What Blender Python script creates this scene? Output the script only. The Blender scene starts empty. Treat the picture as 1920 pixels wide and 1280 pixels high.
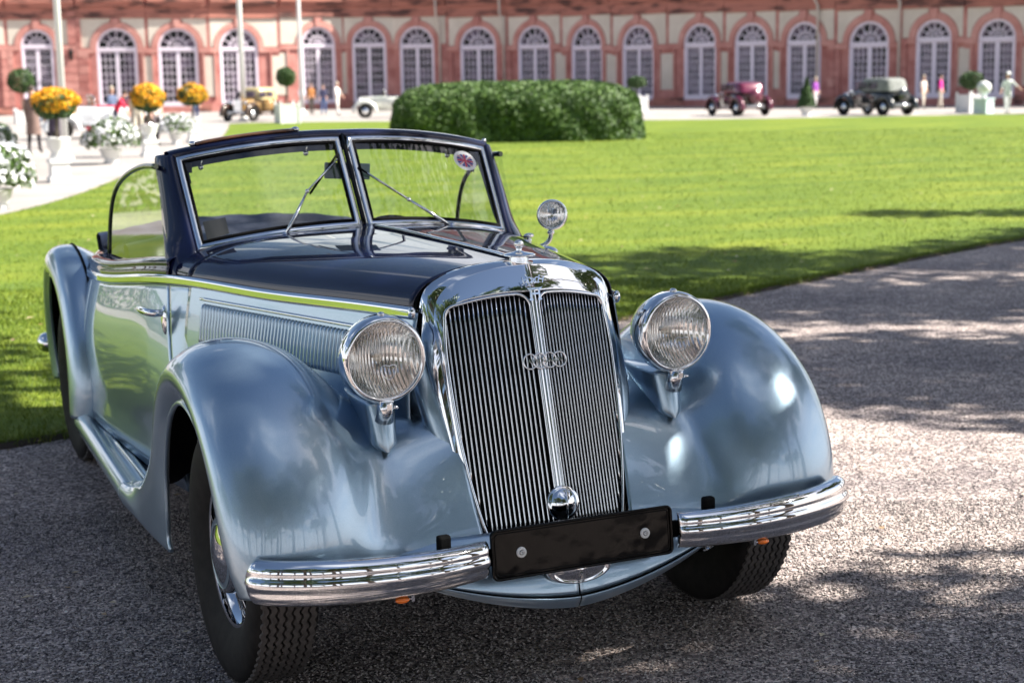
import bpy, bmesh, math, random
import numpy as np
from mathutils import Vector, Matrix
from mathutils.geometry import tessellate_polygon
R = math.radians
random.seed(7); RNG = np.random.default_rng(7)
scn = bpy.context.scene
COL = scn.collection

# ------------------------------------------------------------------ camera, sky, sun, exposure
cam_d = bpy.data.cameras.new('camera'); cam = bpy.data.objects.new('camera', cam_d); COL.objects.link(cam)
cam_d.sensor_width = 36.0; cam_d.lens = 2958.57 / 1920 * 36
cam_d.clip_start = 0.05; cam_d.clip_end = 2000
_r = Vector((0.90334678, -0.42862802, -0.01557619)); _u = Vector((0.08324484, 0.13958456, 0.98670484))
_f = Vector((0.42075515, 0.89263328, -0.16177434))
cam.matrix_world = Matrix(((_r.x, _u.x, -_f.x, -1.89774), (_r.y, _u.y, -_f.y, -4.26357), (_r.z, _u.z, -_f.z, 1.64045), (0, 0, 0, 1)))
cam_d.dof.use_dof = True; cam_d.dof.focus_distance = 4.2; cam_d.dof.aperture_fstop = 4.5
scn.camera = cam

SUN_AZ = Vector((0.89, -0.456)).normalized()      # horizontal direction towards the sun
SUN_EL = 42
w = bpy.data.worlds.new('World'); scn.world = w; w.use_nodes = True
nt = w.node_tree; N = nt.nodes; L = nt.links
bg = N['Background']
sky = N.new('ShaderNodeTexSky'); sky.sky_type = 'NISHITA'; sky.sun_disc = False
sky.sun_elevation = R(SUN_EL); sky.sun_rotation = math.atan2(SUN_AZ.x, SUN_AZ.y)
tc = N.new('ShaderNodeTexCoord')
sep = N.new('ShaderNodeSeparateXYZ'); L.new(tc.outputs['Generated'], sep.inputs[0])
# clouds live on a flat layer: direction divided by height
zc = N.new('ShaderNodeMath'); zc.operation = 'MAXIMUM'; zc.inputs[1].default_value = 0.06; L.new(sep.outputs[2], zc.inputs[0])
dx = N.new('ShaderNodeMath'); dx.operation = 'DIVIDE'; L.new(sep.outputs[0], dx.inputs[0]); L.new(zc.outputs[0], dx.inputs[1])
dy = N.new('ShaderNodeMath'); dy.operation = 'DIVIDE'; L.new(sep.outputs[1], dy.inputs[0]); L.new(zc.outputs[0], dy.inputs[1])
cmb = N.new('ShaderNodeCombineXYZ'); L.new(dx.outputs[0], cmb.inputs[0]); L.new(dy.outputs[0], cmb.inputs[1])
cn = N.new('ShaderNodeTexNoise'); cn.inputs['Scale'].default_value = 0.85; cn.inputs['Detail'].default_value = 7; cn.inputs['Roughness'].default_value = 0.55
L.new(cmb.outputs[0], cn.inputs['Vector'])
cr = N.new('ShaderNodeMapRange'); cr.inputs['From Min'].default_value = 0.56; cr.inputs['From Max'].default_value = 0.70
cr.interpolation_type = 'SMOOTHSTEP'
lo = N.new('ShaderNodeMath'); lo.operation = 'SUBTRACT'; lo.inputs[0].default_value = 0.40; lo.use_clamp = True; L.new(sep.outputs[2], lo.inputs[1])
la = N.new('ShaderNodeMath'); la.operation = 'MULTIPLY_ADD'; la.inputs[1].default_value = 0.75; L.new(lo.outputs[0], la.inputs[0]); L.new(cn.outputs['Fac'], la.inputs[2]); L.new(la.outputs[0], cr.inputs['Value'])
mixc = N.new('ShaderNodeMix'); mixc.data_type = 'RGBA'
L.new(cr.outputs[0], mixc.inputs['Factor']); L.new(sky.outputs[0], mixc.inputs['A']); mixc.inputs['B'].default_value = (10.5, 10.8, 11.4, 1)
L.new(mixc.outputs['Result'], bg.inputs['Color']); bg.inputs['Strength'].default_value = 0.05
sd = bpy.data.lights.new('sun', 'SUN'); sd.energy = 5.0; sd.angle = R(0.53); sd.color = (1.0, 0.95, 0.86)
sun = bpy.data.objects.new('sun', sd); COL.objects.link(sun)
sdir = Vector((SUN_AZ.x * math.cos(R(SUN_EL)), SUN_AZ.y * math.cos(R(SUN_EL)), math.sin(R(SUN_EL))))
sun.rotation_euler = (-sdir).to_track_quat('-Z', 'Y').to_euler()
scn.view_settings.view_transform = 'Standard'; scn.view_settings.look = 'None'
scn.view_settings.exposure = 1.5; scn.view_settings.gamma = 1.0; scn.view_settings.use_curve_mapping = False
scn.cycles.max_bounces = 10; scn.cycles.transparent_max_bounces = 16; scn.cycles.transmission_bounces = 8; scn.cycles.glossy_bounces = 5; scn.cycles.diffuse_bounces = 3
scn.cycles.sample_clamp_indirect = 6.0; scn.cycles.caustics_reflective = False; scn.cycles.caustics_refractive = False
scn.cycles.use_denoising = True

# ------------------------------------------------------------------ mesh helpers
def fast(name, V, F, mats=None, smooth=True, mi=None):
    V = np.asarray(V, np.float32).reshape(-1, 3); me = bpy.data.meshes.new(name)
    if isinstance(F, np.ndarray):
        nf, k = F.shape; loops = F.ravel().astype(np.int32); starts = np.arange(0, nf * k, k, dtype=np.int32); tot = np.full(nf, k, np.int32)
    else:
        nf = len(F); loops = np.fromiter((i for f in F for i in f), np.int32); tot = np.fromiter((len(f) for f in F), np.int32); starts = np.concatenate(([0], np.cumsum(tot)[:-1])).astype(np.int32)
    me.vertices.add(len(V)); me.vertices.foreach_set('co', V.ravel())
    me.loops.add(len(loops)); me.loops.foreach_set('vertex_index', loops)
    me.polygons.add(nf); me.polygons.foreach_set('loop_start', starts); me.polygons.foreach_set('loop_total', tot)
    if mats is not None:
        for m in (mats if isinstance(mats, (list, tuple)) else [mats]): me.materials.append(m)
    if mi is not None: me.polygons.foreach_set('material_index', np.asarray(mi, np.int32))
    me.update(calc_edges=True); me.validate()
    if smooth: me.polygons.foreach_set('use_smooth', np.ones(len(me.polygons), bool))
    return me
def ob(name, me, parent=None):
    o = bpy.data.objects.new(name, me); COL.objects.link(o)
    if parent: o.parent = parent
    return o
class MB:
    """collects geometry, links it as one mesh object"""
    def __init__(s): s.V = []; s.F = []; s.M = []; s.S = []; s.mi = 0; s.sm = True
    def add(s, V, F):
        b = len(s.V); s.V += [tuple(map(float, v)) for v in V]
        for f in F: s.F.append([i + b for i in f]); s.M.append(s.mi); s.S.append(s.sm)
        return s
    def grid(s, P, cu=False, cv=False):
        P = np.asarray(P); n, m = P.shape[:2]; F = []
        for i in range(n if cu else n - 1):
            for j in range(m if cv else m - 1):
                F.append([i * m + j, i * m + (j + 1) % m, ((i + 1) % n) * m + (j + 1) % m, ((i + 1) % n) * m + j])
        return s.add(P.reshape(-1, 3), F)
    def box(s, c, d, rz=0, M=None, bev=0):
        c = Vector(c); hx, hy, hz = d[0] / 2, d[1] / 2, d[2] / 2
        pts = [Vector((x, y, z)) for x in (-hx, hx) for y in (-hy, hy) for z in (-hz, hz)]
        if M is not None: pts = [M @ p for p in pts]
        if rz: Q = Matrix.Rotation(rz, 3, 'Z'); pts = [Q @ p for p in pts]
        sm = s.sm; s.sm = False
        s.add([p + c for p in pts], [[0, 1, 3, 2], [4, 6, 7, 5], [0, 4, 5, 1], [2, 3, 7, 6], [0, 2, 6, 4], [1, 5, 7, 3]]); s.sm = sm; return s
    def tube(s, pts, r, n=10, closed=False, caps=True, flat=None):
        P = [Vector(p) for p in pts]; k = len(P); rr = r if hasattr(r, '__len__') else [r] * k
        up = None; rows = []
        for i in range(k):
            a = P[i - 1] if (i > 0 or closed) else P[i]; b = P[(i + 1) % k] if (i < k - 1 or closed) else P[i]
            t = (b - a).normalized()
            if up is None:
                up = Vector((0, 0, 1)) if abs(t.z) < .9 else Vector((1, 0, 0))
            up = (up - t * up.dot(t)).normalized(); sd_ = t.cross(up)
            f = flat or (1, 1)
            rows.append([P[i] + (sd_ * math.cos(2 * math.pi * j / n) * f[0] + up * math.sin(2 * math.pi * j / n) * f[1]) * rr[i] for j in range(n)])
        s.grid(np.array([[tuple(v) for v in r_] for r_ in rows]), cu=closed, cv=True)
        if caps and not closed:
            b = len(s.V) - k * n
            s.F.append([b + j for j in range(n)]); s.F.append([b + (k - 1) * n + j for j in range(n)][::-1]); s.M += [s.mi] * 2; s.S += [False] * 2
        return s
    def lathe(s, prof, n=32, M=None, a0=0, a1=2 * math.pi):
        """prof: (r, h) pairs, axis +Z, transformed by M"""
        full = abs(a1 - a0 - 2 * math.pi) < 1e-6; k = n if full else n + 1
        P = [[Vector((r * math.cos(a0 + (a1 - a0) * j / n), r * math.sin(a0 + (a1 - a0) * j / n), h)) for j in range(k)] for r, h in prof]
        if M is not None: P = [[M @ v for v in row] for row in P]
        return s.grid(np.array([[tuple(v) for v in row] for row in P]), cv=full)
    def ball(s, c, r, n=12, M=None):
        rr = r if hasattr(r, '__len__') else (r, r, r)
        T = Matrix.Translation(c) @ (M.to_4x4() if M is not None else Matrix.Identity(4)) @ Matrix.Diagonal((*rr, 1))
        return s.lathe([(max(1e-4, math.sin(math.pi * i / n)), -math.cos(math.pi * i / n)) for i in range(n + 1)], n * 2, T)
    def prism(s, poly, h0, h1, M=None):
        """polygon in XY extruded along Z between h0 and h1"""
        n = len(poly); V = [Vector((x, y, h)) for h in (h0, h1) for x, y in poly]
        if M is not None: V = [M @ v for v in V]
        sm = s.sm; s.sm = False
        s.add(V, [list(range(n))[::-1], list(range(n, 2 * n))] + [[i, (i + 1) % n, n + (i + 1) % n, n + i] for i in range(n)]); s.sm = sm; return s
    def build(s, name, mats, parent=None, bevel=0, weld=False):
        me = bpy.data.meshes.new(name); me.from_pydata(s.V, [], s.F)
        for m in (mats if isinstance(mats, (list, tuple)) else [mats]): me.materials.append(m)
        me.polygons.foreach_set('material_index', s.M); me.polygons.foreach_set('use_smooth', s.S)
        if weld or True:
            bm = bmesh.new(); bm.from_mesh(me)
            if weld: bmesh.ops.remove_doubles(bm, verts=bm.verts, dist=1e-5)
            bmesh.ops.recalc_face_normals(bm, faces=bm.faces)
            bm.to_mesh(me); bm.free()
        o = ob(name, me, parent)
        if bevel:
            b = o.modifiers.new('bevel', 'BEVEL'); b.width = bevel; b.segments = 2; b.limit_method = 'ANGLE'; b.angle_limit = R(40)
        return o
def cs(t, Y, tq):
    """natural cubic spline through Y at t, evaluated at tq"""
    t = np.asarray(t, float); Y = np.asarray(Y, float); tq = np.asarray(tq, float); n = len(t); h = np.diff(t)
    sh = Y.shape; Y2 = Y.reshape(n, -1)
    if n < 3:
        a = (tq - t[0]) / (t[-1] - t[0]); return (Y2[0] + a[:, None] * (Y2[1] - Y2[0])).reshape((len(tq),) + sh[1:])
    A = np.zeros((n, n)); B = np.zeros_like(Y2); A[0, 0] = A[-1, -1] = 1
    for i in range(1, n - 1):
        A[i, i - 1] = h[i - 1]; A[i, i] = 2 * (h[i - 1] + h[i]); A[i, i + 1] = h[i]
        B[i] = 6 * ((Y2[i + 1] - Y2[i]) / h[i] - (Y2[i] - Y2[i - 1]) / h[i - 1])
    m = np.linalg.solve(A, B); k = np.clip(np.searchsorted(t, tq, 'right') - 1, 0, n - 2)
    x0 = (t[k + 1] - tq)[:, None]; x1 = (tq - t[k])[:, None]; hk = h[k][:, None]
    out = (m[k] * x0 ** 3 + m[k + 1] * x1 ** 3) / (6 * hk) + (Y2[k] / hk - m[k] * hk / 6) * x0 + (Y2[k + 1] / hk - m[k + 1] * hk / 6) * x1
    return out.reshape((len(tq),) + sh[1:])
def surf(P, nu, nv):
    """tensor cubic surface through the net P (rows, cols, 3)"""
    P = np.asarray(P, float)
    du = np.sqrt(np.linalg.norm(np.diff(P, axis=0), axis=2)).mean(1); dv = np.sqrt(np.linalg.norm(np.diff(P, axis=1), axis=2)).mean(0)
    tu = np.concatenate(([0], np.cumsum(du))); tv = np.concatenate(([0], np.cumsum(dv)))
    Q = cs(tu, P, np.linspace(0, tu[-1], nu)); Q = cs(tv, Q.transpose(1, 0, 2), np.linspace(0, tv[-1], nv)).transpose(1, 0, 2)
    return Q
def curve(pts, n):
    P = np.asarray(pts, float); d = np.sqrt(np.linalg.norm(np.diff(P, axis=0), axis=1)); t = np.concatenate(([0], np.cumsum(d)))
    return cs(t, P, np.linspace(0, t[-1], n))
def mir(P): Q = np.array(P, float); Q[..., 0] *= -1; return Q
def empty(name, loc=(0, 0, 0), rz=0, parent=None):
    o = bpy.data.objects.new(name, None); COL.objects.link(o); o.location = loc; o.rotation_euler = (0, 0, rz); o.empty_display_size = .2
    if parent: o.parent = parent
    return o
def tag(o, label=None, cat=None, group=None, kind=None):
    if label: o['label'] = label
    if cat: o['category'] = cat
    if group: o['group'] = group
    if kind: o['kind'] = kind
    return o
def copy_tree(o, parent=None):
    c = o.copy(); COL.objects.link(c)
    if parent: c.parent = parent
    for ch in list(o.children): copy_tree(ch, c)
    return c
def text_mesh(body, size, depth, name='lettering', mat=None, parent=None, M=None, spacing=1.0):
    cu = bpy.data.curves.new(name, 'FONT'); cu.body = body; cu.size = size; cu.extrude = depth; cu.align_x = 'CENTER'; cu.align_y = 'CENTER'; cu.space_character = spacing
    t = bpy.data.objects.new('tmp', cu); COL.objects.link(t); bpy.context.view_layer.update()
    me = bpy.data.meshes.new_from_object(t.evaluated_get(bpy.context.evaluated_depsgraph_get())); bpy.data.objects.remove(t)
    if M is not None: me.transform(M)
    me.materials.clear(); me.materials.append(mat); me.name = name
    return ob(name, me, parent)

# ------------------------------------------------------------------ materials
def mat(name, col, rough=.5, metal=0, coat=0, coat_r=.03, **k):
    m = bpy.data.materials.new(name); m.use_nodes = True; b = m.node_tree.nodes['Principled BSDF']
    b.inputs['Base Color'].default_value = (*col, 1); b.inputs['Roughness'].default_value = rough; b.inputs['Metallic'].default_value = metal
    b.inputs['Coat Weight'].default_value = coat; b.inputs['Coat Roughness'].default_value = coat_r
    for a, v in k.items(): b.inputs[a.replace('_', ' ')].default_value = v
    return m
def nz(m, scale, detail=4, rough=.6, co='Object', vec_scale=None):
    t = m.node_tree; x = t.nodes.new('ShaderNodeTexNoise'); x.inputs['Scale'].default_value = scale; x.inputs['Detail'].default_value = detail; x.inputs['Roughness'].default_value = rough
    c = t.nodes.new('ShaderNodeTexCoord')
    if vec_scale:
        mp = t.nodes.new('ShaderNodeMapping'); mp.inputs['Scale'].default_value = vec_scale; t.links.new(c.outputs[co], mp.inputs[0]); t.links.new(mp.outputs[0], x.inputs['Vector'])
    else: t.links.new(c.outputs[co], x.inputs['Vector'])
    return x
def ramp(m, src, stops):
    t = m.node_tree; r = t.nodes.new('ShaderNodeValToRGB'); e = r.color_ramp.elements
    while len(e) < len(stops): e.new(.5)
    for el, (p, c) in zip(e, stops): el.position = p; el.color = (*c, 1)
    t.links.new(src, r.inputs[0]); return r
def bump(m, src, strength=.3, dist=.01, inp='Normal'):
    t = m.node_tree; b = t.nodes.new('ShaderNodeBump'); b.inputs['Strength'].default_value = strength; b.inputs['Distance'].default_value = dist
    t.links.new(src, b.inputs['Height']); t.links.new(b.outputs[0], t.nodes['Principled BSDF'].inputs[inp]); return b
def noisy(m, cA, cB, scale, detail=5, lo=.35, hi=.65, bmp=0, dist=.01, **k):
    x = nz(m, scale, detail, **k); r = ramp(m, x.outputs['Fac'], [(lo, cA), (hi, cB)])
    m.node_tree.links.new(r.outputs[0], m.node_tree.nodes['Principled BSDF'].inputs['Base Color'])
    if bmp: bump(m, x.outputs['Fac'], bmp, dist)
    return m
def mixcol(m, fac, a, b, mode='MIX'):
    t = m.node_tree; x = t.nodes.new('ShaderNodeMix'); x.data_type = 'RGBA'; x.blend_type = mode
    for s, v in (('Factor', fac), ('A', a), ('B', b)):
        if isinstance(v, (int, float)): x.inputs[s].default_value = v
        elif isinstance(v, tuple): x.inputs[s].default_value = (*v, 1)
        else: t.links.new(v, x.inputs[s])
    return x.outputs['Result']
def rnd_tint(m, a, b, src=None):
    """per-leaf / per-stone colour from a face attribute-free island random"""
    t = m.node_tree; g = t.nodes.new('ShaderNodeNewGeometry'); r = ramp(m, g.outputs['Random Per Island'], [(0, a), (1, b)])
    t.links.new(r.outputs[0], t.nodes['Principled BSDF'].inputs['Base Color']); return r

silver = mat('silver_blue_paint', (.30, .375, .435), .35, .88, 1, .010, Coat_IOR=1.75)
_x = nz(silver, 900, 2, .5); _r1 = ramp(silver, _x.outputs['Fac'], [(.35, (.30, .42, .53)), (.65, (.40, .525, .64))])
silver.node_tree.links.new(_r1.outputs[0], silver.node_tree.nodes['Principled BSDF'].inputs['Base Color'])
navy = mat('navy_paint', (.003, .006, .032), .5, 0, 1, .012, Coat_IOR=1.5, Specular_IOR_Level=.05)
chrome = mat('chrome', (.80, .81, .83), .035, 1)
_x = nz(chrome, 14, 3, .5); bump(chrome, _x.outputs['Fac'], .04, .004)
chrome2 = mat('soft_chrome', (.75, .76, .78), .14, 1)
black = mat('black_enamel', (.0015, .0012, .0012), .09, 0, 0, Specular_IOR_Level=.22)
_x = nz(black, 9, 2, .5); bump(black, _x.outputs['Fac'], .12, .02)
matte = mat('matt_black', (.003, .003, .0035), .8, Specular_IOR_Level=.15)
rubber = noisy(mat('tyre_rubber', (.02, .02, .02), .7, Specular_IOR_Level=.25), (.006, .0055, .0055), (.018, .016, .015), 30, 6, .35, .7, .2, .003)
rubber_tread = noisy(mat('tread_rubber', (.06, .055, .055), .8), (.045, .040, .038), (.085, .075, .07), 40, 5)
leather = noisy(mat('navy_leather', (.02, .03, .06), .45), (.012, .018, .04), (.03, .04, .075), 6, 4, .35, .65, .2)
fabric = noisy(mat('navy_hood_cloth', (.015, .02, .045), .85), (.010, .014, .035), (.025, .03, .055), 25, 4)
wood = noisy(mat('walnut', (.15, .07, .03), .35, 0, .5), (.08, .035, .015), (.22, .10, .045), 12, 5, vec_scale=(1, 8, 8))
orange_glass = mat('orange_lens', (.85, .18, .01), .15, 0, .5)
white_paint = mat('white_paint', (.75, .75, .74), .5)
steel = mat('screw_steel', (.55, .55, .55), .35, .9)
green_mirror = mat('mirror_glass', (.10, .20, .17), .04, .9)

def glass_mat(name, tint=(.93, .96, .93), rough=0.0, extra=.0):
    m = bpy.data.materials.new(name); m.use_nodes = True; t = m.node_tree; t.nodes.clear()
    o = t.nodes.new('ShaderNodeOutputMaterial'); tr = t.nodes.new('ShaderNodeBsdfTransparent'); tr.inputs[0].default_value = (*tint, 1)
    gl = t.nodes.new('ShaderNodeBsdfGlossy'); gl.inputs['Roughness'].default_value = rough; gl.inputs['Color'].default_value = (1, 1, 1, 1)
    ge = t.nodes.new('ShaderNodeNewGeometry'); dt = t.nodes.new('ShaderNodeVectorMath'); dt.operation = 'DOT_PRODUCT'; t.links.new(ge.outputs['Normal'], dt.inputs[0]); t.links.new(ge.outputs['Incoming'], dt.inputs[1])
    def mth(op, a, b):
        n_ = t.nodes.new('ShaderNodeMath'); n_.operation = op
        for k_, v_ in enumerate((a, b)):
            if v_ is None: continue
            if isinstance(v_, (int, float)): n_.inputs[k_].default_value = v_
            else: t.links.new(v_, n_.inputs[k_])
        return n_.outputs[0]
    ca = mth('ABSOLUTE', dt.outputs['Value'], None); sch = mth('MULTIPLY', mth('POWER', mth('SUBTRACT', 1.0, ca), 5.0), .92); ado = mth('ADD', mth('ADD', sch, .065), extra)
    class _O: outputs = [ado]
    ad = _O
    mx = t.nodes.new('ShaderNodeMixShader'); t.links.new(ad.outputs[0], mx.inputs[0]); t.links.new(tr.outputs[0], mx.inputs[1]); t.links.new(gl.outputs[0], mx.inputs[2]); t.links.new(mx.outputs[0], o.inputs[0])
    return m, gl
screen_glass, _ = glass_mat('screen_glass', (.90, .93, .88), 0, .01)
lens_glass, _lg = glass_mat('fluted_lens_glass', (.97, .96, .95), .02, .08)
_t = lens_glass.node_tree; _w = _t.nodes.new('ShaderNodeTexWave'); _w.bands_direction = 'X'; _w.inputs['Scale'].default_value = 32; _w.inputs['Distortion'].default_value = .15; _w.inputs['Detail Scale'].default_value = .5
_c = _t.nodes.new('ShaderNodeTexCoord'); _t.links.new(_c.outputs['Object'], _w.inputs['Vector']); _b = _t.nodes.new('ShaderNodeBump'); _b.inputs['Strength'].default_value = .55; _b.inputs['Distance'].default_value = .004
_t.links.new(_w.outputs['Fac'], _b.inputs['Height']); _t.links.new(_b.outputs[0], _lg.inputs['Normal'])
reflector = mat('reflector', (.84, .83, .81), .06, 1)
_t = reflector.node_tree; _w = _t.nodes.new('ShaderNodeTexWave'); _w.bands_direction = 'X'; _w.inputs['Scale'].default_value = 32; _w.inputs['Distortion'].default_value = .2
_c = _t.nodes.new('ShaderNodeTexCoord'); _t.links.new(_c.outputs['Object'], _w.inputs['Vector']); bump(reflector, _w.outputs['Fac'], .2, .004)

gravel = mat('gravel', (.3, .28, .28), .9)
_a = nz(gravel, 210, 3, .7); _b2 = nz(gravel, 55, 4, .7); _c2 = nz(gravel, .9, 5, .6); _v = gravel.node_tree.nodes.new('ShaderNodeTexVoronoi'); _v.inputs['Scale'].default_value = 105
_tc = gravel.node_tree.nodes.new('ShaderNodeTexCoord'); gravel.node_tree.links.new(_tc.outputs['Object'], _v.inputs['Vector'])
_sep = gravel.node_tree.nodes.new('ShaderNodeSeparateColor'); gravel.node_tree.links.new(_v.outputs['Color'], _sep.inputs[0])
_r1 = ramp(gravel, _sep.outputs[0], [(0, (.055, .047, .050)), (.5, (.33, .288, .285)), (.88, (.68, .605, .575)), (1, (.85, .80, .76))])
_r2 = ramp(gravel, _c2.outputs['Fac'], [(.38, (.82, .79, .81)), (.62, (1.42, 1.34, 1.27))])
_r3 = ramp(gravel, _b2.outputs['Fac'], [(.32, (.55, .55, .55)), (.6, (1.1, 1.1, 1.1))])
_d4 = nz(gravel, 6.5, 5, .7, vec_scale=(1, 1.6, 1)); _r4 = ramp(gravel, _d4.outputs['Fac'], [(.35, (.70, .68, .69)), (.62, (1.16, 1.13, 1.10))])
_m0 = mixcol(gravel, 1.0, _r1.outputs[0], _r4.outputs[0], 'MULTIPLY'); _m1 = mixcol(gravel, 1.0, _m0, _r2.outputs[0], 'MULTIPLY'); _m2 = mixcol(gravel, 1.0, _m1, _r3.outputs[0], 'MULTIPLY')
gravel.node_tree.links.new(_m2, gravel.node_tree.nodes['Principled BSDF'].inputs['Base Color'])
_ad = gravel.node_tree.nodes.new('ShaderNodeMath'); _ad.operation = 'ADD'; gravel.node_tree.links.new(_b2.outputs['Fac'], _ad.inputs[0]); gravel.node_tree.links.new(_sep.outputs[1], _ad.inputs[1])
bump(gravel, _ad.outputs[0], .9, .012)
pale_gravel = noisy(mat('pale_gravel', (.5, .46, .42), .95), (.27, .24, .225), (.40, .37, .35), .5, 8, .35, .65)
turf = mat('turf', (.12, .18, .015), .9)
_a = nz(turf, .30, 5, .6, vec_scale=(1, 3.0, 1)); [setattr(n_.inputs['Rotation'], 'default_value', (0, 0, R(25))) for n_ in turf.node_tree.nodes if n_.type == 'MAPPING']; _b2 = nz(turf, 45, 4, .7)
_r1 = ramp(turf, _a.outputs['Fac'], [(.34, (.090, .152, .002)), (.5, (.125, .187, .003)), (.68, (.205, .248, .011))])
_r2 = ramp(turf, _b2.outputs['Fac'], [(.3, (.75, .78, .7)), (.7, (1.15, 1.12, 1.1))])
_m = mixcol(turf, 1.0, _r1.outputs[0], _r2.outputs[0], 'MULTIPLY'); turf.node_tree.links.new(_m, turf.node_tree.nodes['Principled BSDF'].inputs['Base Color']); bump(turf, _b2.outputs['Fac'], .6, .03)
blade = mat('grass_blade', (.12, .2, .01), .6); rnd_tint(blade, (.055, .125, .002), (.20, .25, .008))
leafm = mat('leaf', (.05, .1, .02), .5); rnd_tint(leafm, (.035, .075, .012), (.10, .17, .03))
hedge_leaf = mat('hedge_leaf', (.05, .1, .02), .6); rnd_tint(hedge_leaf, (.030, .075, .014), (.115, .20, .035))
dark_leaf = mat('topiary_leaf', (.03, .06, .015), .6); rnd_tint(dark_leaf, (.02, .05, .012), (.06, .12, .025))
yellow_fl = mat('orange_flower', (.7, .35, .01), .6); rnd_tint(yellow_fl, (.75, .28, .005), (.90, .55, .02))
white_fl = mat('white_flower', (.85, .85, .88), .6); rnd_tint(white_fl, (.75, .76, .84), (.92, .92, .92))
red_fl = mat('red_flower', (.6, .04, .08), .6)
bark = noisy(mat('bark', (.1, .08, .06), .9), (.06, .045, .035), (.16, .13, .10), 9, 6, .3, .7, .5, .02)
leafdry = mat('dry_leaf', (.5, .3, .12), .7); rnd_tint(leafdry, (.30, .16, .06), (.75, .62, .42))
stone_m = mat('gravel_stone', (.3, .28, .28), .85); rnd_tint(stone_m, (.045, .039, .042), (.66, .59, .56))
soil = mat('soil', (.05, .035, .025), .95)
sandstone = noisy(mat('red_sandstone', (.4, .15, .11), .85), (.32, .105, .09), (.54, .25, .215), 1.3, 8, .3, .7, .3, .03)
sandstone2 = noisy(mat('red_sandstone_trim', (.45, .2, .15), .85), (.42, .165, .14), (.60, .31, .265), .9, 6, .3, .7)
dark_stone = noisy(mat('weathered_cornice', (.2, .08, .06), .9), (.09, .045, .04), (.42, .17, .13), .55, 8, .38, .52, vec_scale=(1, 1, 5))
plaster = noisy(mat('cream_plaster', (.6, .5, .4), .85), (.54, .475, .40), (.66, .59, .51), .7, 6, .3, .7)
win_white = mat('window_paint', (.72, .65, .74), .5)
win_dark = noisy(mat('palace_window_glass', (.008, .009, .010), .25, Specular_IOR_Level=.25), (.006, .008, .008), (.16, .12, .17), .9, 3, .46, .60, vec_scale=(1, 1, 1.6))  # lilac patches in the base colour stand in for reflections in the panes
slate = mat('slate_roof', (.08, .08, .09), .6)
iron = mat('lantern_iron', (.03, .028, .028), .5, .6)
downpipe_m = mat('downpipe_paint', (.55, .48, .42), .5)

# ------------------------------------------------------------------ ground, lawn
def sheet(name, poly, z, m, kind='structure'):
    V = [(x, y, z) for x, y in poly]; T = tessellate_polygon([[Vector(v) for v in V]])
    mb = MB(); mb.sm = False; mb.add(V, [list(t) for t in T]); o = mb.build(name, m)
    for p in o.data.polygons:
        if p.normal.z < 0: p.flip()
    tag(o, kind=kind); return o
sheet('ground', [(-700, -700), (700, -700), (700, 700), (-700, 700)], 0, gravel)
near_edge = curve([(-40, -3), (-25, 0.2), (-12, 2.0), (-6, 2.85), (-3, 3.12), (-1, 3.27), (1, 3.85), (2.2, 4.55), (3.37, 5.22), (4.12, 5.56), (4.93, 5.93), (5.65, 6.25), (7.47, 7.05), (9.5, 7.85), (13, 9.0), (19, 10.4), (30, 12), (48, 13)], 140)[:, :2]
far_edge = curve([(60, 30), (54, 43), (46.2, 47), (38.1, 49.7), (31.3, 53.4), (24.8, 61.3), (18.1, 66.4), (16.6, 63.3)], 60)[:, :2]
left_edge = curve([(16.6, 63.3), (8.9, 37.9), (6.56, 32.3), (3.54, 23.8), (.91, 17.6), (-1.6, 14.6), (-5, 13.0), (-12, 12.4), (-25, 13), (-40, 15)], 70)[:, :2]
lawn_poly = [tuple(p) for p in near_edge] + [tuple(p) for p in far_edge] + [tuple(p) for p in left_edge[1:]]
sheet('lawn', lawn_poly, .012, turf)
# pale raked gravel of the parterre and the carriage way before the palace
par = [tuple(p + np.array((-.05, .0))) for p in left_edge[::-1]] + [tuple(p + np.array((0, .05))) for p in far_edge[::-1][1:]] + [(90, 20), (120, 60), (60, 140), (-60, 140), (-80, 40)]
sheet('parterre_gravel', par, .006, pale_gravel)
# soil edge of the lawn
mb = MB(); E = [(*p, 0) for p in near_edge]
rows = []
for i, p in enumerate(near_edge):
    t = near_edge[min(i + 1, len(near_edge) - 1)] - near_edge[max(i - 1, 0)]; t = t / np.linalg.norm(t); n = np.array((-t[1], t[0]))
    j = .02 * math.sin(i * 2.3) + random.uniform(-.012, .012)
    rows.append([(*(p - n * (.05 + j)), .001), (*(p - n * (.015 + j)), .022), (*(p + n * .05), .016)])
mb.grid(np.array(rows)); tag(mb.build('lawn_edge', soil), kind='structure')

def inside(pts, poly):
    x, y = pts[:, 0], pts[:, 1]; P = np.array(poly); r = np.zeros(len(pts), bool); j = len(P) - 1
    for i in range(len(P)):
        xi, yi = P[i]; xj, yj = P[j]; c = ((yi > y) != (yj > y)) & (x < (xj - xi) * (y - yi) / (yj - yi + 1e-12) + xi); r ^= c; j = i
    return r
CAM = np.array((-1.9, -4.26)); FW = np.array((.4264, .9045)); RT = np.array((.9045, -.4264))
def frustum_pts(n, d0, d1, pw=1.0, half=.35):
    d = d0 + (d1 - d0) * RNG.random(n) ** pw; l = (RNG.random(n) * 2 - 1) * half * d
    return CAM + d[:, None] * FW + l[:, None] * RT
P = np.concatenate([frustum_pts(270000, 6.3, 13, 1.0, .62), frustum_pts(170000, 11, 50, 1.5, .52)]); P = P[inside(P, lawn_poly)]
n = len(P); a = RNG.random(n) * 6.283; dd = np.linalg.norm(P - CAM, axis=1); hgt = RNG.uniform(.018, .045, n); wd = .0022 * np.maximum(1, dd / 7)
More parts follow.
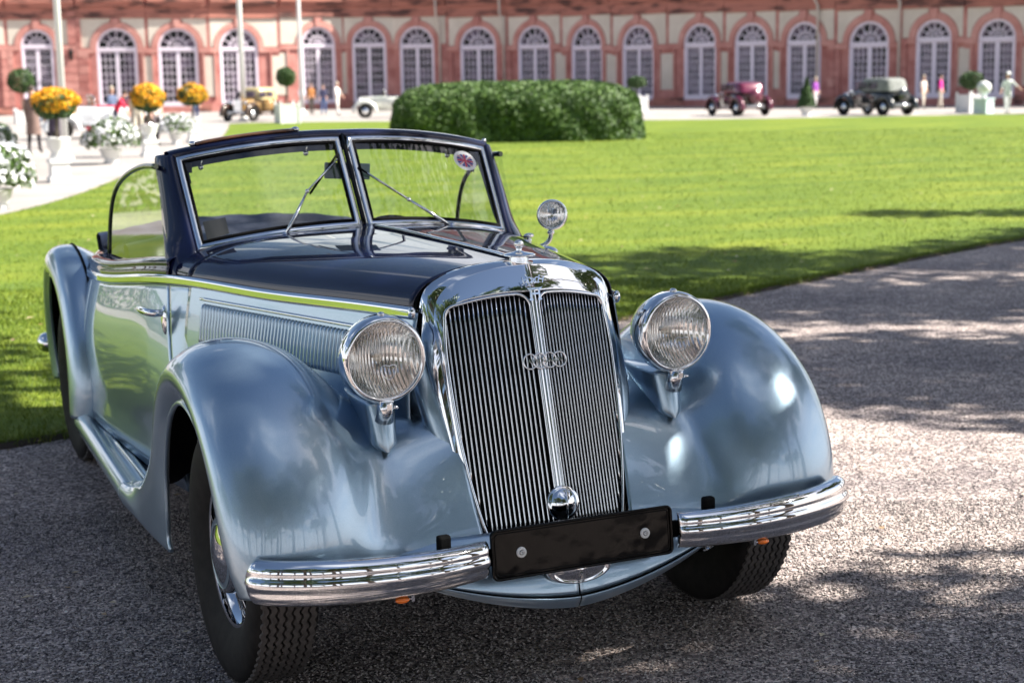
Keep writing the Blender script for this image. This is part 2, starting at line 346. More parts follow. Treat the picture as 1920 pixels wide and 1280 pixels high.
B = np.zeros((n, 3, 3)); B[:, :, :2] = P[:, None]; B[:, 0, 0] += np.cos(a) * wd; B[:, 0, 1] += np.sin(a) * wd; B[:, 1, 0] -= np.cos(a) * wd; B[:, 1, 1] -= np.sin(a) * wd
B[:, 2, :2] += RNG.normal(0, .012, (n, 2)); B[:, 2, 2] = hgt; B[:, :2, 2] = .008
tag(ob('grass_blades', fast('grass_blades', B, np.arange(3 * n).reshape(-1, 3), blade, False)), 'short mown green grass blades of the lawn around the parked convertible', 'grass', kind='stuff')

ne = near_edge[(near_edge[:, 0] > -6) & (near_edge[:, 0] < 16)]; k = RNG.integers(0, len(ne) - 1, 26000); fr_ = RNG.random((26000, 1)); P = ne[k] * (1 - fr_) + ne[k + 1] * fr_ + RNG.normal(0, .022, (26000, 2)) + np.array((0, .02)) - (RNG.random((26000, 1)) ** 6) * .07 * np.array((0, 1)) * (np.sin(k * 1.7)[:, None] > .2)
n = len(P); a = RNG.random(n) * 6.283; B = np.zeros((n, 3, 3)); B[:, :, :2] = P[:, None]; B[:, 0, 0] += np.cos(a) * .003; B[:, 0, 1] += np.sin(a) * .003; B[:, 1, 0] -= np.cos(a) * .003; B[:, 1, 1] -= np.sin(a) * .003; B[:, 2, :2] += RNG.normal(0, .022, (n, 2)); B[:, 2, 1] -= .012; B[:, 2, 2] = RNG.uniform(.02, .065, n)
tag(ob('edge_grass', fast('edge_grass', B, np.arange(3 * n).reshape(-1, 3), blade, False)), 'longer ragged grass hanging over the gravel along the near edge of the lawn', 'grass', kind='stuff')
def stones(name, n, pts, s0, s1, m, flat=.6):
    base = np.array([(1, 0, 0), (-1, 0, 0), (0, 1, 0), (0, -1, 0), (0, 0, 1), (0, 0, -1)], float); fc = np.array([(0, 2, 4), (2, 1, 4), (1, 3, 4), (3, 0, 4), (2, 0, 5), (1, 2, 5), (3, 1, 5), (0, 3, 5)])
    s = RNG.uniform(s0, s1, (n, 1, 1)) * RNG.uniform(.6, 1.2, (n, 6, 3)); V = base[None] * s; V[:, :, 2] *= flat
    a = RNG.random(n) * 6.283; c, sn = np.cos(a)[:, None], np.sin(a)[:, None]; x = V[:, :, 0] * c - V[:, :, 1] * sn; y = V[:, :, 0] * sn + V[:, :, 1] * c
    V[:, :, 0] = x + pts[:, :1]; V[:, :, 1] = y + pts[:, 1:2]; V[:, :, 2] += .002
    F = (fc[None] + 6 * np.arange(n)[:, None, None]).reshape(-1, 3); return ob(name, fast(name, V, F, m, False))
P = np.concatenate([frustum_pts(90000, 3.2, 6.0, 1.0, .38), frustum_pts(42000, 5.6, 13, 1.0)]); P = P[~inside(P, lawn_poly)]
tag(stones('loose_gravel', len(P), P, .0018, .0062, stone_m), 'loose grey and pale gravel chips on the path under the car', 'gravel', kind='stuff')
def leaf_litter(name, P, s, m, z=.02):
    n = len(P); a = RNG.random(n) * 6.283; k = RNG.uniform(.7, 1.3, n) * s
    V = np.zeros((n, 5, 3)); lo = [(-1, 0, .0), (-.2, .5, .3), (1, .1, .25), (.0, -.5, .3), (-.1, 0, .05)]
    for i, (lx, ly, lz) in enumerate(lo):
        V[:, i, 0] = P[:, 0] + (lx * np.cos(a) - ly * np.sin(a)) * k; V[:, i, 1] = P[:, 1] + (lx * np.sin(a) + ly * np.cos(a)) * k; V[:, i, 2] = z + lz * k * RNG.uniform(.2, 1, n)
    F = np.array([(0, 4, 1), (1, 4, 2), (2, 4, 3), (3, 4, 0)]); return ob(name, fast(name, V, (F[None] + 5 * np.arange(n)[:, None, None]).reshape(-1, 3), m, False))
P = frustum_pts(330, 8, 34, .8); P = P[inside(P, lawn_poly)]
tag(leaf_litter('fallen_leaves', P, .03, leafdry, .035), 'scattered dry tan leaves lying on the sunny lawn', 'leaves', kind='stuff')
ei = near_edge[(near_edge[:, 0] > -4) & (near_edge[:, 0] < 14)]; P = ei[RNG.integers(0, len(ei), 260)] + RNG.normal(0, .12, (260, 2)); P2 = frustum_pts(60, 3.3, 9, 1); P2 = P2[~inside(P2, lawn_poly)]
tag(leaf_litter('edge_leaves', np.concatenate([P, P2]), .018, leafdry, .012), 'brown dead leaves gathered along the edge between lawn and gravel', 'leaves', kind='stuff')

# ------------------------------------------------------------------ palace
palace = tag(empty('palace', (40, 92, 0)), 'long red sandstone palace wing with tall white arched windows behind the lawn', 'palace')
def pob(mb, name, m, parent=None, **k):
    o = mb.build(name, m, None, **k); p = parent or palace
    o.parent = p; o.matrix_parent_inverse = p.matrix_world.inverted() if p is not palace else Matrix.Translation((-40, -92, 0)); return o
BAYS = [(3.9, 105.4, 1.1, 5.5), (7.6, 105.1, 1.1, 5.5), (11.33, 104.7, 1.0, 5.52), (15.14, 104.21, 1.02, 5.53), (19.99, 102.74, 1.31, 5.58), (23.78, 101.58, 1.29, 5.54), (27.81, 100.99, 1.3, 5.52), (33.34, 101.07, 1.2, 5.6), (36.93, 100.6, 1.17, 5.6), (39.72, 98.6, 1.24, 5.55), (42.94, 95.51, 1.3, 5.43), (45.83, 92.3, 1.27, 5.35), (47.41, 88.17, 1.33, 5.23), (48.83, 84.0, 1.3, 5.1), (50.38, 79.3, 1.2, 5.01), (51.99, 75.99, 1.12, 4.92), (53.52, 72.81, 1.12, 4.86), (55.2, 69.03, 1.22, 4.74), (56.99, 65.66, 1.0, 4.69), (58.85, 62.7, 1.0, 4.62), (60.61, 59.8, .98, 4.55), (62.3, 56.9, .98, 4.5), (63.9, 54.0, .98, 4.5)]
PAV = (3, 10, 17)
ctr = [Vector((b[0], b[1])) for b in BAYS]
bnd = [ctr[0] + (ctr[0] - ctr[1]) * .5] + [(ctr[i] + ctr[i + 1]) * .5 for i in range(len(ctr) - 1)] + [ctr[-1] + (ctr[-1] - ctr[-2]) * .5]
mpi = Matrix.Translation((-40, -92, 0))
def frame_M(a, b):
    u = (b - a).normalized(); v = Vector((u.y, -u.x))
    return Matrix(((u.x, v.x, 0, a.x), (u.y, v.y, 0, a.y), (0, 0, 1, 0), (0, 0, 0, 1)))
def V3(M, u, v, z): return M @ Vector((u, v, z))
def arcpts(c, r, z0, n=14): return [(c + r * math.cos(math.pi * k / n), z0 + r * math.sin(math.pi * k / n)) for k in range(n + 1)]   # right to left
def slab(mb, M, poly, v0, v1):
    n = len(poly); V = [V3(M, u, v0, z) for u, z in poly] + [V3(M, u, v1, z) for u, z in poly]; mb.sm = False
    T = tessellate_polygon([[Vector((u, z, 0)) for u, z in poly]])
    mb.add(V, [[i + n for i in t] for t in T] + [[i, (i + 1) % n, n + (i + 1) % n, n + i] for i in range(n)])
def ubox(mb, M, u0, u1, v0, v1, z0, z1): slab(mb, M, [(u0, z0), (u1, z0), (u1, z1), (u0, z1)], v0, v1)
wall = MB(); ztop = 9.6
for i, (bx_, by_, hw, zt) in enumerate(BAYS):
    A, B_ = bnd[i], bnd[i + 1]; M = frame_M(A, B_); W = (B_ - A).length; c = (Vector((bx_, by_)) - A).dot((B_ - A).normalized())
    zs = zt - hw; zb = .42; arc = arcpts(c, hw, zs)
    # wall sheet with an arched opening and its reveals
    L0, R0 = 0, W; wall.sm = False
    q = lambda u, z, v=0: V3(M, u, v, z)
    wall.add([q(L0, 0), q(R0, 0), q(R0, zb), q(L0, zb)], [[0, 1, 2, 3]])
    wall.add([q(L0, zb), q(c - hw, zb), q(c - hw, zs), q(L0, zs)], [[0, 1, 2, 3]]); wall.add([q(c + hw, zb), q(R0, zb), q(R0, zs), q(c + hw, zs)], [[0, 1, 2, 3]])
    up = [(L0, zs)] + [(u, z) for u, z in arc[::-1]] + [(R0, zs), (R0, ztop), (L0, ztop)]
    T = tessellate_polygon([[Vector((u, z, 0)) for u, z in up]]); wall.add([q(u, z) for u, z in up], [list(t) for t in T])
    hole = [(c - hw, zb), (c + hw, zb)] + arc
    hv = [q(u, z) for u, z in hole] + [q(u, z, -.45) for u, z in hole]; k = len(hole); wall.add(hv, [[j, (j + 1) % k, k + (j + 1) % k, k + j] for j in range(k)])
    # arch moulding, keystone, imposts, plinth
    mb = MB(); ro, ri = hw + .40, hw + .04
    ring = arcpts(c, ro, zs, 18) + arcpts(c, ri, zs, 18)[::-1]
    slab(mb, M, ring, .002, .09); pob(mb, 'arch_moulding', sandstone2)
    mb = MB(); slab(mb, M, [(c - .16, zt + .02), (c + .16, zt + .02), (c + .24, zt + .62), (c - .24, zt + .62)], .003, .16); pob(mb, 'keystone', sandstone2)
    mb = MB(); ubox(mb, M, 0.0, c - ri, .003, .13, zs - .30, zs - .02); pob(mb, 'impost_band', sandstone2); mb = MB(); ubox(mb, M, c + ri, W, .003, .13, zs - .30, zs - .02); pob(mb, 'impost_band', sandstone2)
    mb = MB(); ubox(mb, M, 0, c - hw - .02, .003, .11, 0, .55); pob(mb, 'plinth', dark_stone if i % 3 else sandstone); mb = MB(); ubox(mb, M, c + hw + .02, W, .003, .11, 0, .55); pob(mb, 'plinth', dark_stone if i % 3 else sandstone)
    # cream spandrels
    for s in (-1, 1):
        e = 0.12 if s < 0 else W - .12
        if abs(e - c) < ro + .1: e = c + s * (ro + .12)
        wide = (i in PAV) or (s < 0 and i - 1 in PAV) or (s > 0 and i + 1 in PAV)
        if wide: e = c + s * min(abs(e - c), ro + .55)
        pts = [(c + s * (ro + .03), zs + .05)] + [(c + s * (ro + .03) * math.cos(t), zs + (ro + .03) * math.sin(t)) for t in np.linspace(.05, 1.32, 10)] + [(c + s * .28, zt + .62), (e, zt + .62), (e, zs + .05)]
        mb = MB(); slab(mb, M, pts, .002, .035); pob(mb, 'spandrel_panel', plaster)
        # half of the cream strip between two windows
        if not wide:
            w0, w1 = (0.0, min(.52, c - ro - .02)) if s < 0 else (max(W - .52, c + ro + .02), W)
            if w1 - w0 > .15:
                mb = MB(); ubox(mb, M, w0 + (.002 if s < 0 else 0), w1, .002, .05, 1.05, zs - .55); pob(mb, 'pilaster_panel', plaster)
                mb = MB(); e2 = (w1, w1 + .12) if s < 0 else (w0 - .12, w0); ubox(mb, M, e2[0], e2[1], .002, .14, .9, zs - .32); pob(mb, 'pilaster_edge', sandstone2)
        else:
            u0, u1 = (0.0, c - ro - .1) if s < 0 else (c + ro + .1, W)
            if u1 - u0 > .3:
                z = .57
                while z < zs - .5:
                    mb = MB(); ubox(mb, M, u0 + .02, u1 - .02, .002, .15 + random.uniform(-.01, .01), z + .015, z + .5); pob(mb, 'stone_block', sandstone if random.random() < .7 else sandstone2); z += .52
                z = zs + .03
                while z < zt + .6:
                    mb = MB(); v = (u0 + .02, u1 - .45) if s < 0 else (u0 + .45, u1 - .02)
                    if v[1] - v[0] > .2: ubox(mb, M, v[0], v[1], .002, .15 + random.uniform(-.01, .01), z + .015, z + .5); pob(mb, 'stone_block', sandstone)
                    z += .52
            if u1 - u0 > .6 and (i in PAV):
                lc = (u0 + u1) / 2 + (.1 * s); mb = MB(); lz = zs - .95
                mb.box(V3(M, lc, .30, lz + .48), (.34, .34, .06)); mb.lathe([(.02, .75), (.05, .66), (.17, .52), (.14, .50), (.10, 0), (.03, -.06), (.001, -.1)], 6, Matrix.Translation(V3(M, lc, .30, lz))); mb.tube([V3(M, lc, .1, lz + .75), V3(M, lc, .30, lz + .80), V3(M, lc, .30, lz + .7)], .03, 6)
                pob(mb, 'wall_lantern', iron)
    # cornice
    mb = MB(); z0 = zt + .66
    for (a, b, pr) in ((0, .28, .16), (.30, .72, .10), (.74, 1.0, .30), (1.02, 1.22, .48), (1.24, 1.9, .12)): ubox(mb, M, -.02 + pr * .3, W + .02 - pr * .3, .003 + pr * .01, pr, z0 + a, z0 + b)
    pob(mb, 'cornice', [dark_stone])
    # window
    win = bpy.data.objects.new('window', None); COL.objects.link(win); win.location = V3(M, c, -.25, zb); win.parent = palace; win.matrix_parent_inverse = mpi
    bpy.context.view_layer.update()
    Mw = M @ Matrix.Translation((c, 0, 0)); fr = .15; mb = MB()
    outer = [(-hw, zb), (hw, zb)] + arcpts(0, hw, zs, 14)
    slab(mb, Mw, arcpts(0, hw + .005, zs, 16) + arcpts(0, hw - fr, zs, 16)[::-1], -.30, -.02)
    for s in (-1, 1): ubox(mb, Mw, s * hw if s < 0 else hw - fr, -hw + fr if s < 0 else hw, -.30, -.02, zb, zs)
    ubox(mb, Mw, -hw + fr, hw - fr, -.29, -.04, zb, zb + .30)             # bottom rail
    ubox(mb, Mw, -hw + fr, hw - fr, -.29, -.03, zs - .16, zs + .06)        # transom
    pob(mb, 'frame', win_white, win)
    inn = hw - fr
    for s in (-1, 1):      # door leaves
        lf = MB(); a, b = (-inn, -.005) if s < 0 else (.005, inn); st = .13; zl, zh = zb + .30, zs - .16
        ubox(lf, Mw, a, a + (.07 if s < 0 else st), -.27, -.10, zl, zh); ubox(lf, Mw, b - (st if s < 0 else .07), b, -.27, -.10, zl, zh)
        g0, g1 = a + (.07 if s < 0 else st), b - (st if s < 0 else .07); ubox(lf, Mw, g0, g1, -.268, -.11, zh - .1, zh)
        for k in range(1, 3): u = g0 + (g1 - g0) * k / 3; ubox(lf, Mw, u - .018, u + .018, -.26, -.12, zl, zh - .1)
        nr = 7
        for k in range(1, nr): z = zl + (zh - .1 - zl) * k / nr; ubox(lf, Mw, g0, g1, -.255, -.13, z - .02, z + .02)
        pob(lf, 'window_leaf', win_white, win)
    fan = MB(); ri_ = inn
    for k in range(1, 6):
        t = math.pi * k / 6; d = (math.cos(t), math.sin(t)); nrm = (-d[1] * .025, d[0] * .025)
        slab(fan, Mw, [(.12 * d[0] + nrm[0], zs + .06 + .12 * d[1] + nrm[1]), (.12 * d[0] - nrm[0], zs + .06 + .12 * d[1] - nrm[1]), (ri_ * .98 * d[0] - nrm[0], zs + ri_ * .98 * d[1] - nrm[1]), (ri_ * .98 * d[0] + nrm[0], zs + ri_ * .98 * d[1] + nrm[1])], -.26, -.12)
    slab(fan, Mw, arcpts(0, ri_ * .56, zs + .04, 12) + arcpts(0, ri_ * .50, zs + .04, 12)[::-1], -.262, -.118)
    pob(fan, 'fanlight', win_white, win)
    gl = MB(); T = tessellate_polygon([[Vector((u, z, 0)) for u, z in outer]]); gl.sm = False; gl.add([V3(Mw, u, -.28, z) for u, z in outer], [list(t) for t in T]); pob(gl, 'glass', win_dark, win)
pob(wall, 'wall', sandstone)
rb = MB(); pts = [(*p, 9.6) for p in bnd]; nrm = [Vector((-(bnd[min(i + 1, len(bnd) - 1)] - bnd[max(i - 1, 0)]).normalized().y, (bnd[min(i + 1, len(bnd) - 1)] - bnd[max(i - 1, 0)]).normalized().x)) for i in range(len(bnd))]
rb.grid(np.array([[(p.x + n_.x * k, p.y + n_.y * k, z) for p, n_ in zip(bnd, nrm)] for k, z in ((-.6, 9.6), (2.5, 12.2), (11, 12.6), (11, 0))])); pob(rb, 'roof', slate)
for a, r_, up in ((0, .07, 1), (1, .07, 1)): pass
for (px, py) in ((40.9, 97.3), (44.0, 93.8), (53.75, 71.8), (55.85, 67.2)):
    mb = MB(); p = Vector((px, py)); k = min(range(len(bnd) - 1), key=lambda i: ((bnd[i] + bnd[i + 1]) / 2 - p).length); M = frame_M(bnd[k], bnd[k + 1]); u = (p - bnd[k]).dot((bnd[k + 1] - bnd[k]).normalized())
    mb.tube([V3(M, u, .24, .1), V3(M, u, .24, 5.7), V3(M, u - .18, .45, 6.2), V3(M, u - .2, .62, 8.6)], .075, 8); pob(mb, 'downpipe', downpipe_m)

# ------------------------------------------------------------------ foliage helpers
def leaf_cloud(P, Nn, size, jitter=.6):
    """quads at P, loosely facing Nn"""
    n = len(P); Nn = Nn + RNG.normal(0, jitter, (n, 3)); Nn /= np.linalg.norm(Nn, axis=1)[:, None] + 1e-9
    t = np.cross(Nn, RNG.normal(0, 1, (n, 3))); t /= np.linalg.norm(t, axis=1)[:, None] + 1e-9; b = np.cross(Nn, t)
    s = (size * RNG.uniform(.6, 1.3, n))[:, None]
    V = np.stack([P - t * s, P + b * s * .55, P + t * s, P - b * s * .55], 1); return V.reshape(-1, 3)
def leaf_obj(name, P, Nn, size, m, parent=None, jitter=.6, loc=None):
    V = leaf_cloud(P, Nn, size, jitter); o = ob(name, fast(name, V, np.arange(len(V)).reshape(-1, 4), m, False), parent); return o
def ball_pts(n, rad, rough=.12, seed=0, shell=.25, zmin=-1.0):
    r = np.random.default_rng(seed); d = r.normal(0, 1, (n * 2, 3)); d /= np.linalg.norm(d, axis=1)[:, None]; d = d[d[:, 2] > zmin][:n]
    a = r.normal(0, 1, (7, 3)); lump = sum(np.sin(d @ (v * 3.2) + i) for i, v in enumerate(a)) / 7
    k = (1 + rough * lump) * (1 - shell * r.random(len(d)) ** 1.6); return d * k[:, None] * np.array(rad), d
def super_pts(n, half, e=3.2, seed=0):
    r = np.random.default_rng(seed); d = r.normal(0, 1, (n, 3)); d[:, 2] = np.abs(d[:, 2]) * .9; d /= (np.abs(d) ** e).sum(1)[:, None] ** (1 / e)
    return d * np.array(half), np.sign(d) * np.abs(d) ** (e - 1)

# hedge
hc = CAM + 48.2 * FW + .25 * RT; hedge = tag(empty('hedge', (*hc, 0), math.atan2(RT[1], RT[0])), 'long clipped dark green hedge with rounded ends standing on the lawn before the palace', 'hedge')
P, Nn = super_pts(95000, (3.62, 4.5, 1.64), 5.0, 5)
lump = np.sin(P[:, 0] * 2.1 + 1) * np.sin(P[:, 1] * 1.7) * np.sin(P[:, 2] * 3 + 2) + .6 * np.sin(P[:, 0] * 5.3 + P[:, 2] * 4) * np.sin(P[:, 1] * 4.1)
P = P * (1 + .022 * lump[:, None] * 1.4) * (1 - .10 * RNG.random((len(P), 1)) ** 2); Nn = Nn / (np.linalg.norm(Nn, axis=1)[:, None] + 1e-9)
tag(leaf_obj('foliage', P, Nn, .055, hedge_leaf, hedge, 1.1), kind='stuff')
mb = MB(); th = np.linspace(0, 2 * math.pi, 49)[:-1]; rows = []
for z, k in ((0, .90), (.7, .92), (1.2, .90), (1.45, .80), (1.5, .0)): rows.append([(3.6 * k * math.copysign(abs(math.cos(t)) ** .55, math.cos(t)), 4.5 * k * math.copysign(abs(math.sin(t)) ** .55, math.sin(t)), z) for t in th])
mb.grid(np.array(rows), cv=True); mb.build('dark_core', dark_leaf, hedge)  # solid dark core added behind the leaf shell of the hedge

def tub(parent, r, h, m=white_paint, kind='round', z0=0):
    mb = MB()
    if kind == 'square':
        mb.box((0, 0, z0 + h / 2), (r * 2, r * 2, h * .94)); mb.box((0, 0, z0 + h - .03), (r * 2 + .05, r * 2 + .05, .06))
        for x in (-1, 1):
            for y in (-1, 1): mb.box((x * r, y * r, z0 + h / 2 + .02), (.08, .08, h + .08)); mb.ball((x * r, y * r, z0 + h + .09), .05, 6)
    else: mb.lathe([(r * .62, z0), (r * .7, z0 + .05), (r * .55, z0 + .1), (r * .8, z0 + h * .5), (r, z0 + h * .92), (r * 1.08, z0 + h), (r * .95, z0 + h), (r * .9, z0 + h * .9), (.001, z0 + h * .88)], 20)
    return mb.build('planter', m, parent)
def pedestal(parent, r, h):
    mb = MB(); mb.box((0, 0, .05), (2 * r, 2 * r, .1)); mb.box((0, 0, h / 2), (1.6 * r, 1.6 * r, h * .9)); mb.box((0, 0, h - .04), (1.9 * r, 1.9 * r, .08)); return mb.build('pedestal', white_paint, parent, bevel=.01)
def standard_tree(name, loc, cr, cz, tubr, tubh, leafmat, label, cat, group, n=3500, flower=None, kind='round', ped=0, seed=1, lsize=.035, oval=.95):
    t = tag(empty(name, loc), label, cat, group)
    if ped: pedestal(t, tubr * .9, ped)
    tub(t, tubr, tubh, kind=kind, z0=ped)
    mb = MB(); mb.tube([(0, 0, ped + tubh * .8), (.01, .01, (ped + tubh + cz) / 2), (0, 0, cz)], [.035, .03, .02], 8); mb.build('trunk', bark, t)
    P, D = ball_pts(n, (cr, cr, cr * oval), .24 if flower else .12, seed + (9 if flower else 0), .3); P[:, 2] += cz; tag(leaf_obj('crown', P, D, lsize, leafmat, t, .8), kind='stuff')
    if flower:
        P, D = ball_pts(int(n * .8), (cr * 1.06, cr * 1.06, cr * oval * 1.06), .34, seed + 9, .16, -.6); P[:, 2] += cz + .02; tag(leaf_obj('blossoms', P, D, lsize * .95, flower, t, .7), kind='stuff')
    return t
standard_tree('topiary_tree', (10.1, 77.8, 0), .66, 2.1, .36, .62, dark_leaf, 'dark green topiary ball tree in a white tub farthest left, before the palace', 'topiary', 'clipped ball trees in tubs', 2600, kind='square', seed=1, lsize=.06)
standard_tree('topiary_tree', (19.33, 63.7, 0), .44, 2.05, .42, .85, dark_leaf, 'dark green topiary ball tree in a white tub beside the gold vintage car', 'topiary', 'clipped ball trees in tubs', 2200, kind='square', seed=2, lsize=.05)
standard_tree('topiary_tree', (39.0, 67.0, 0), .50, 1.55, .38, .8, dark_leaf, 'flat dark topiary tree in a white tub behind the right end of the hedge', 'topiary', 'clipped ball trees in tubs', 2200, kind='square', seed=3, lsize=.05, oval=.62)
standard_tree('topiary_tree', (46.4, 50.5, 0), .54, 1.42, .42, .8, dark_leaf, 'dark green topiary ball tree in a pale tub beside the person dressed in white', 'topiary', 'clipped ball trees in tubs', 2200, kind='square', seed=4, lsize=.05, oval=.75)
t = tag(empty('cone_topiary', (39.3, 52.8, 0)), 'narrow dark green cone topiary in a white pot between the maroon and black cars', 'topiary'); tub(t, .3, .42)
r = np.random.default_rng(11); n = 3500; h = r.random(n) ** 1.4; a = r.random(n) * 6.283; rad = (1 - h) * .42 * (1 - .3 * r.random(n)) + .02
P = np.stack([rad * np.cos(a), rad * np.sin(a), .42 + h * 1.2], 1); tag(leaf_obj('foliage', P, np.stack([np.cos(a), np.sin(a), h * 0 + .3], 1), .05, dark_leaf, t, .7), kind='stuff')
mb = MB(); mb.tube([(0, 0, .3), (0, 0, 1.3)], [.04, .015], 8); mb.build('trunk', bark, t)
standard_tree('flowering_standard', (2.93, 24.9, 0), .38, 1.40, .22, .38, dark_leaf, 'largest and nearest round orange flowering standard in a white pot', 'potted tree', 'orange flowering standards along the lawn', 3600, yellow_fl, ped=.42, seed=21, oval=.72, lsize=.032)
standard_tree('flowering_standard', (6.66, 34.3, 0), .41, 1.40, .22, .38, dark_leaf, 'middle one of the three orange flowering standards in white pots', 'potted tree', 'orange flowering standards along the lawn', 3200, yellow_fl, ped=.40, seed=22, oval=.8, lsize=.035)
standard_tree('flowering_standard', (9.93, 43.0, 0), .43, 1.40, .22, .38, dark_leaf, 'farthest orange flowering standard in a white pot, nearest the gold car', 'potted tree', 'orange flowering standards along the lawn', 2800, yellow_fl, ped=.38, seed=23, oval=.7, lsize=.04)
def flower_bush(loc, r, h, label, seed, ph=.35, n=1700, red=False):
    t = tag(empty('flower_bush', loc), label, 'flower pot', 'white flowering bushes in urns'); tub(t, r * .42, ph)
    P, D = ball_pts(n, (r, r, h), .30, seed, .5, -.5); P[:, 2] += ph + h * .55; tag(leaf_obj('leaves', P, D, .05, leafm, t, 1), kind='stuff')
    P, D = ball_pts(int(n * .45), (r * 1.08, r * 1.08, h * 1.08), .32, seed + 5, .3, -.5); P[:, 2] += ph + h * .58; tag(leaf_obj('blossoms', P, D, .05, white_fl, t, .6), kind='stuff')
    if red:
        P, D = ball_pts(40, (.12, .12, .1), .3, seed, .5); P += np.array((-r * .7, -.1, ph + h)); tag(leaf_obj('red_blossoms', P, D, .04, red_fl, t, .6), kind='stuff')
    return t
flower_bush((5.1, 31.2, 0), .58, .42, 'white flowering bush in a low urn with a few red blooms between two orange standards', 31, red=True)
flower_bush((9.07, 41.7, 0), .46, .34, 'smaller white flowering bush in an urn left of the windscreen of the car', 32, n=900)
flower_bush((1.05, 18.6, 0), .46, .42, 'large white flowering bush cut by the left edge of the picture', 33, .30)
flower_bush((1.9, 25.6, 0), .40, .38, 'white flowering bush just left of the person in the long brown coat', 34, .5)

# unseen hedge added at left to cover pale ground in the side window's reflection
bh = tag(empty('reflection_hedge', (-8.5, 18.5, 0), R(-12)), 'unseen low clipped hedge added at the far left to darken the side window reflection', 'hedge'); P, Nn = super_pts(9000, (5.5, .5, 1.15), 6, 8); Nn = Nn / (np.linalg.norm(Nn, axis=1)[:, None] + 1e-9); tag(leaf_obj('foliage', P, Nn, .07, hedge_leaf, bh, 1.0), kind='stuff')

# flag poles
def pole(loc, r, h, label):
    t = tag(empty('flag_pole', loc), label, 'flagpole', 'white flagpoles before the palace'); mb = MB(); mb.tube([(0, 0, 0), (0, 0, h)], [r, r * .75], 16); mb.build('shaft', white_paint, t)
    mb = MB(); mb.lathe([(r * 2.2, 0), (r * 2.2, .06), (r * 1.3, .12), (r * 1.2, .3), (r * .9, .34)], 20); mb.build('base', white_paint, t); mb = MB(); mb.ball((0, 0, h + r), r * 1.3, 8); mb.build('finial', chrome2, t)
pole((4.63, 34.15, 0), .085, 11, 'thick white flagpole behind the nearest orange flowering standard')
pole((19.16, 70.1, 0), .13, 14, 'white flagpole standing beside the gold vintage car')
pole((26.66, 84.3, 0), .12, 14, 'thin white flagpole behind the topiary ball, nearest the palace')

